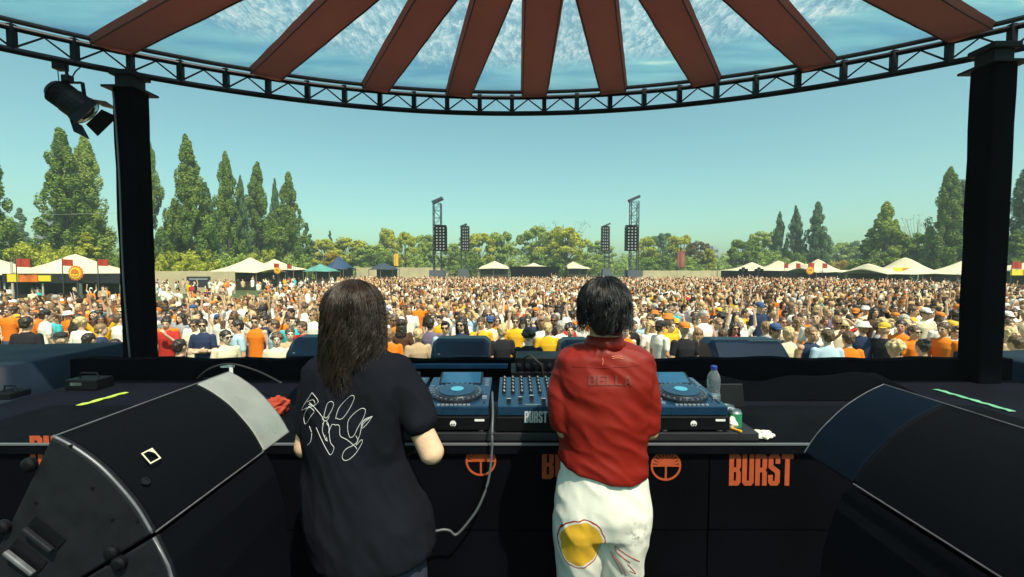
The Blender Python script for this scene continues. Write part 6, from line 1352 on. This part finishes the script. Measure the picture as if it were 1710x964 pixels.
TREES = [
 (-14, 232, 66, 62, 'poplar', 'dark', 'dark poplar cut off by the left edge of the photo'), (38, 342, 40, 120, 'cone', 'blue', 'small far blue green tree right of the leftmost poplar'),
 (112, 212, 80, 66, 'poplar', 'dark', 'very tall broad poplar below the hanging spotlight'), (150, 222, 66, 69, 'poplar', 'mid', 'tall poplar merged with the broad one, closer to the left column'),
 (146, 384, 56, 56, 'cone', 'yellow', 'bright yellow green young tree before the broad poplar'), (62, 390, 95, 62, 'bush', 'yellow', 'yellow green bush at the far left under the poplars'), (18, 402, 70, 64, 'bush', 'brown', 'brownish bush at the left edge'), (100, 398, 60, 60, 'bush', 'yellow', 'yellow bush left of the bright young tree'), (180, 412, 50, 58, 'bush', 'dark', 'dark bush left of the left column'),
 (256, 232, 46, 70, 'poplar', 'dark', 'poplar half hidden by the right side of the left column'), (318, 224, 66, 74, 'poplar', 'dark', 'tallest free standing poplar right of the left column'), (347, 304, 44, 78, 'poplar', 'blue', 'shorter blue green poplar stem leaning against the tallest one'), (296, 330, 50, 76, 'poplar', 'mid', 'lower poplar left of the tallest one'),
 (382, 252, 50, 84, 'poplar', 'dark', 'second poplar of the row right of the column'), (405, 292, 28, 86, 'poplar', 'blue', 'slim poplar clinging to the second poplar'), (433, 270, 56, 92, 'poplar', 'dark', 'third full poplar of the row'), (462, 297, 26, 98, 'poplar', 'blue', 'thin poplar between the third and the last one'), (484, 286, 52, 100, 'poplar', 'dark', 'last poplar of the left row'), (513, 368, 34, 112, 'cone', 'blue', 'dark low conifer at the end of the poplar row'), (458, 350, 60, 98, 'poplar', 'mid', 'low poplar filling between the last two'), (360, 350, 60, 90, 'poplar', 'dark', 'low dark poplar between the first and second'),
 (284, 414, 46, 62, 'bush', 'yellow', 'yellow green bush right beside the left column'), (330, 408, 70, 64, 'bush', 'yellow', 'yellow green bush below the tallest poplar'), (392, 412, 70, 70, 'bush', 'mid', 'green bush over the cream pointed tent'), (440, 412, 60, 78, 'bush', 'yellow', 'yellow bush above the red tent flags'), (492, 418, 60, 88, 'bush', 'mid', 'green bush left of the dark blue tent'),
 (552, 382, 18, 130, 'cone', 'blue', 'thin dark conifer above the blue tent'), (541, 398, 50, 125, 'round', 'yellow', 'yellow green round tree left of the long haired DJ'), (556, 420, 30, 105, 'round', 'gold', 'small golden orange tree above the blue tent'), (585, 396, 66, 128, 'round', 'yellow', 'wide yellow green tree behind the head of the long haired DJ'), (622, 408, 60, 122, 'round', 'mid', 'low green tree right of the long haired head'),
 (648, 380, 40, 135, 'round', 'yellow', 'slim light green tree, first right of the long haired head'), (677, 386, 34, 130, 'round', 'yellow', 'yellow green tree left of the tall left tower'), (709, 389, 40, 138, 'round', 'mid', 'pale green tree touching the tall left tower'), (753, 405, 40, 140, 'round', 'mid', 'green tree between the two left towers'), (640, 418, 60, 118, 'bush', 'dark', 'dark shrubbery right of the long haired DJ'), (690, 420, 60, 120, 'bush', 'mid', 'green shrubbery below the tall left tower'),
 (800, 388, 62, 132, 'round', 'yellow', 'yellow green tree right of the small left tower'), (838, 384, 48, 136, 'round', 'mid', 'pale green tree left of the dark awning'), (780, 415, 60, 126, 'bush', 'dark', 'dark shrubbery under the small left tower'), (895, 376, 56, 140, 'round', 'mid', 'bluish green tree above the dark awning'), (943, 378, 76, 128, 'round', 'yellow', 'broad yellow green tree left of the red DJ head'), (940, 368, 84, 136, 'bare', 'brown', 'bare twiggy tree rising behind the broad green one'), (920, 416, 70, 126, 'bush', 'dark', 'dark shrubbery above the awning'), (1000, 400, 50, 150, 'round', 'mid', 'hazy green tree by the small right tower'), (985, 418, 60, 140, 'bush', 'mid', 'shrubbery left of the small right tower'),
 (1078, 394, 36, 134, 'round', 'yellow', 'yellow green tree right of the tall right tower'), (1106, 388, 46, 150, 'round', 'blue', 'hazy bluish tree right of the yellow green one'), (1136, 390, 48, 130, 'round', 'yellow', 'bright green tree above the orange banner'), (1166, 402, 44, 126, 'round', 'brown', 'brownish tree right of the orange banner'), (1095, 420, 60, 124, 'bush', 'dark', 'dark shrubbery left of the orange banner'), (1150, 424, 60, 122, 'bush', 'mid', 'green shrubbery right of the orange banner'), (1184, 414, 22, 122, 'round', 'yellow', 'small yellow green tree at the gap in the treeline'),
 (1240, 397, 56, 118, 'round', 'dark', 'dark round tree over the left end of the marquee'), (1271, 384, 50, 130, 'round', 'mid', 'round green tree left of the three slim poplars'), (1300, 353, 28, 115, 'poplar', 'blue', 'first of the three slim poplars over the marquee'), (1327, 343, 32, 112, 'poplar', 'blue', 'middle one of the three slim poplars'), (1363, 336, 40, 108, 'poplar', 'blue', 'right one of the three slim poplars'), (1290, 412, 60, 110, 'bush', 'mid', 'green shrubbery behind the marquee'), (1335, 414, 60, 108, 'bush', 'dark', 'dark shrubbery under the slim poplars'),
 (1405, 404, 50, 150, 'round', 'mid', 'distant low tree right of the slim poplars'), (1430, 402, 40, 150, 'round', 'blue', 'distant bluish tree left of the tall dark pair'), (1398, 428, 60, 112, 'bush', 'gold', 'low golden bush behind the cream tent'), (1453, 378, 50, 88, 'cone', 'dark', 'dark left half of the paired trees'), (1478, 336, 62, 86, 'poplar', 'mid', 'tall green tree of the pair, lit on its right'), (1494, 372, 46, 88, 'poplar', 'dark', 'lower right shoulder of the paired trees'), (1530, 388, 52, 84, 'round', 'dark', 'dark green tree left of the tall right poplar'), (1530, 358, 50, 120, 'bare', 'brown', 'bare thin tree left of the tall right poplar'), (1580, 278, 58, 74, 'poplar', 'dark', 'tall poplar touching the right column'), (1601, 300, 50, 78, 'poplar', 'blue', 'poplar half behind the right column'), (1560, 400, 50, 80, 'round', 'dark', 'dark tree under the tall right poplar'),
 (1712, 262, 66, 68, 'poplar', 'blue', 'poplar at the right edge of the photo'), (1695, 380, 50, 66, 'cone', 'dark', 'low dark tree at the right edge'), (1440, 424, 60, 90, 'bush', 'dark', 'dark bush behind the dark bar'),
]
for T_ in TREES: tree(*T_)
# far wood closing the field
g = random.Random(3); pts = []
for i in range(420):
    a = R(-62 + 124 * i / 420); d_ = g.uniform(175, 215); h = g.uniform(3, 10.5) + 2.5 * noise.noise(Vector((a * 14, 0, 0)))
    pts.append((d_ * math.sin(a), d_ * math.cos(a), h * .62, g.uniform(2.2, 3.6)))
    pts.append((d_ * math.sin(a + .01), d_ * math.cos(a), 1.6, 3))
me = leaves(pts, .55, g, 90, 1.0, 'woodland'); tag(link('woodland', me, LEAF['mid']), 'far belt of trees closing the field', kind='stuff')
# distant tower blocks
for px, wpx, top, lb in ((72, 12, 366, 'distant grey tower block between the left trees'), (1195, 9, 414, 'distant grey tower block in the gap of the treeline')):
    c = at(px, 446, 246); wd = wpx / F * 246; h = at(px, top, 246).z; t = thing('tower_block', lb, 'building', (c.x, 246, 0)); m = MB(); m.b2((c.x - wd / 2, 246, 0), (c.x + wd / 2, 254, h)); m.b2((c.x - wd / 4, 248, h), (c.x + wd / 4, 252, h + 1)); link('wall', m, mat('concrete', (.32, .33, .36), .8), t)
    for k in range(int(h / 3)): m = MB(); m.b2((c.x - wd * .42, 245.9, 2 + k * 3), (c.x + wd * .42, 245.97, 3.3 + k * 3)); link('window_band', m, mat('window_dark', (.08, .1, .13), .3), t)
# ------------------------------------------------------------------ haze
HAZE = True
if HAZE:
    m = MB(); m.b2((-330, -12, -1.3), (330, 262, 46)); hm = bpy.data.materials.new('haze_air'); hm.use_nodes = True; n = hm.node_tree; n.nodes.clear()
    pv = n.nodes.new('ShaderNodeVolumePrincipled'); pv.inputs['Color'].default_value = (.80, .93, .97, 1); pv.inputs['Density'].default_value = .0010; pv.inputs['Anisotropy'].default_value = .2
    o = n.nodes.new('ShaderNodeOutputMaterial'); n.links.new(pv.outputs[0], o.inputs['Volume']); tag(link('haze', m, hm), 'thin summer haze', kind='stuff')
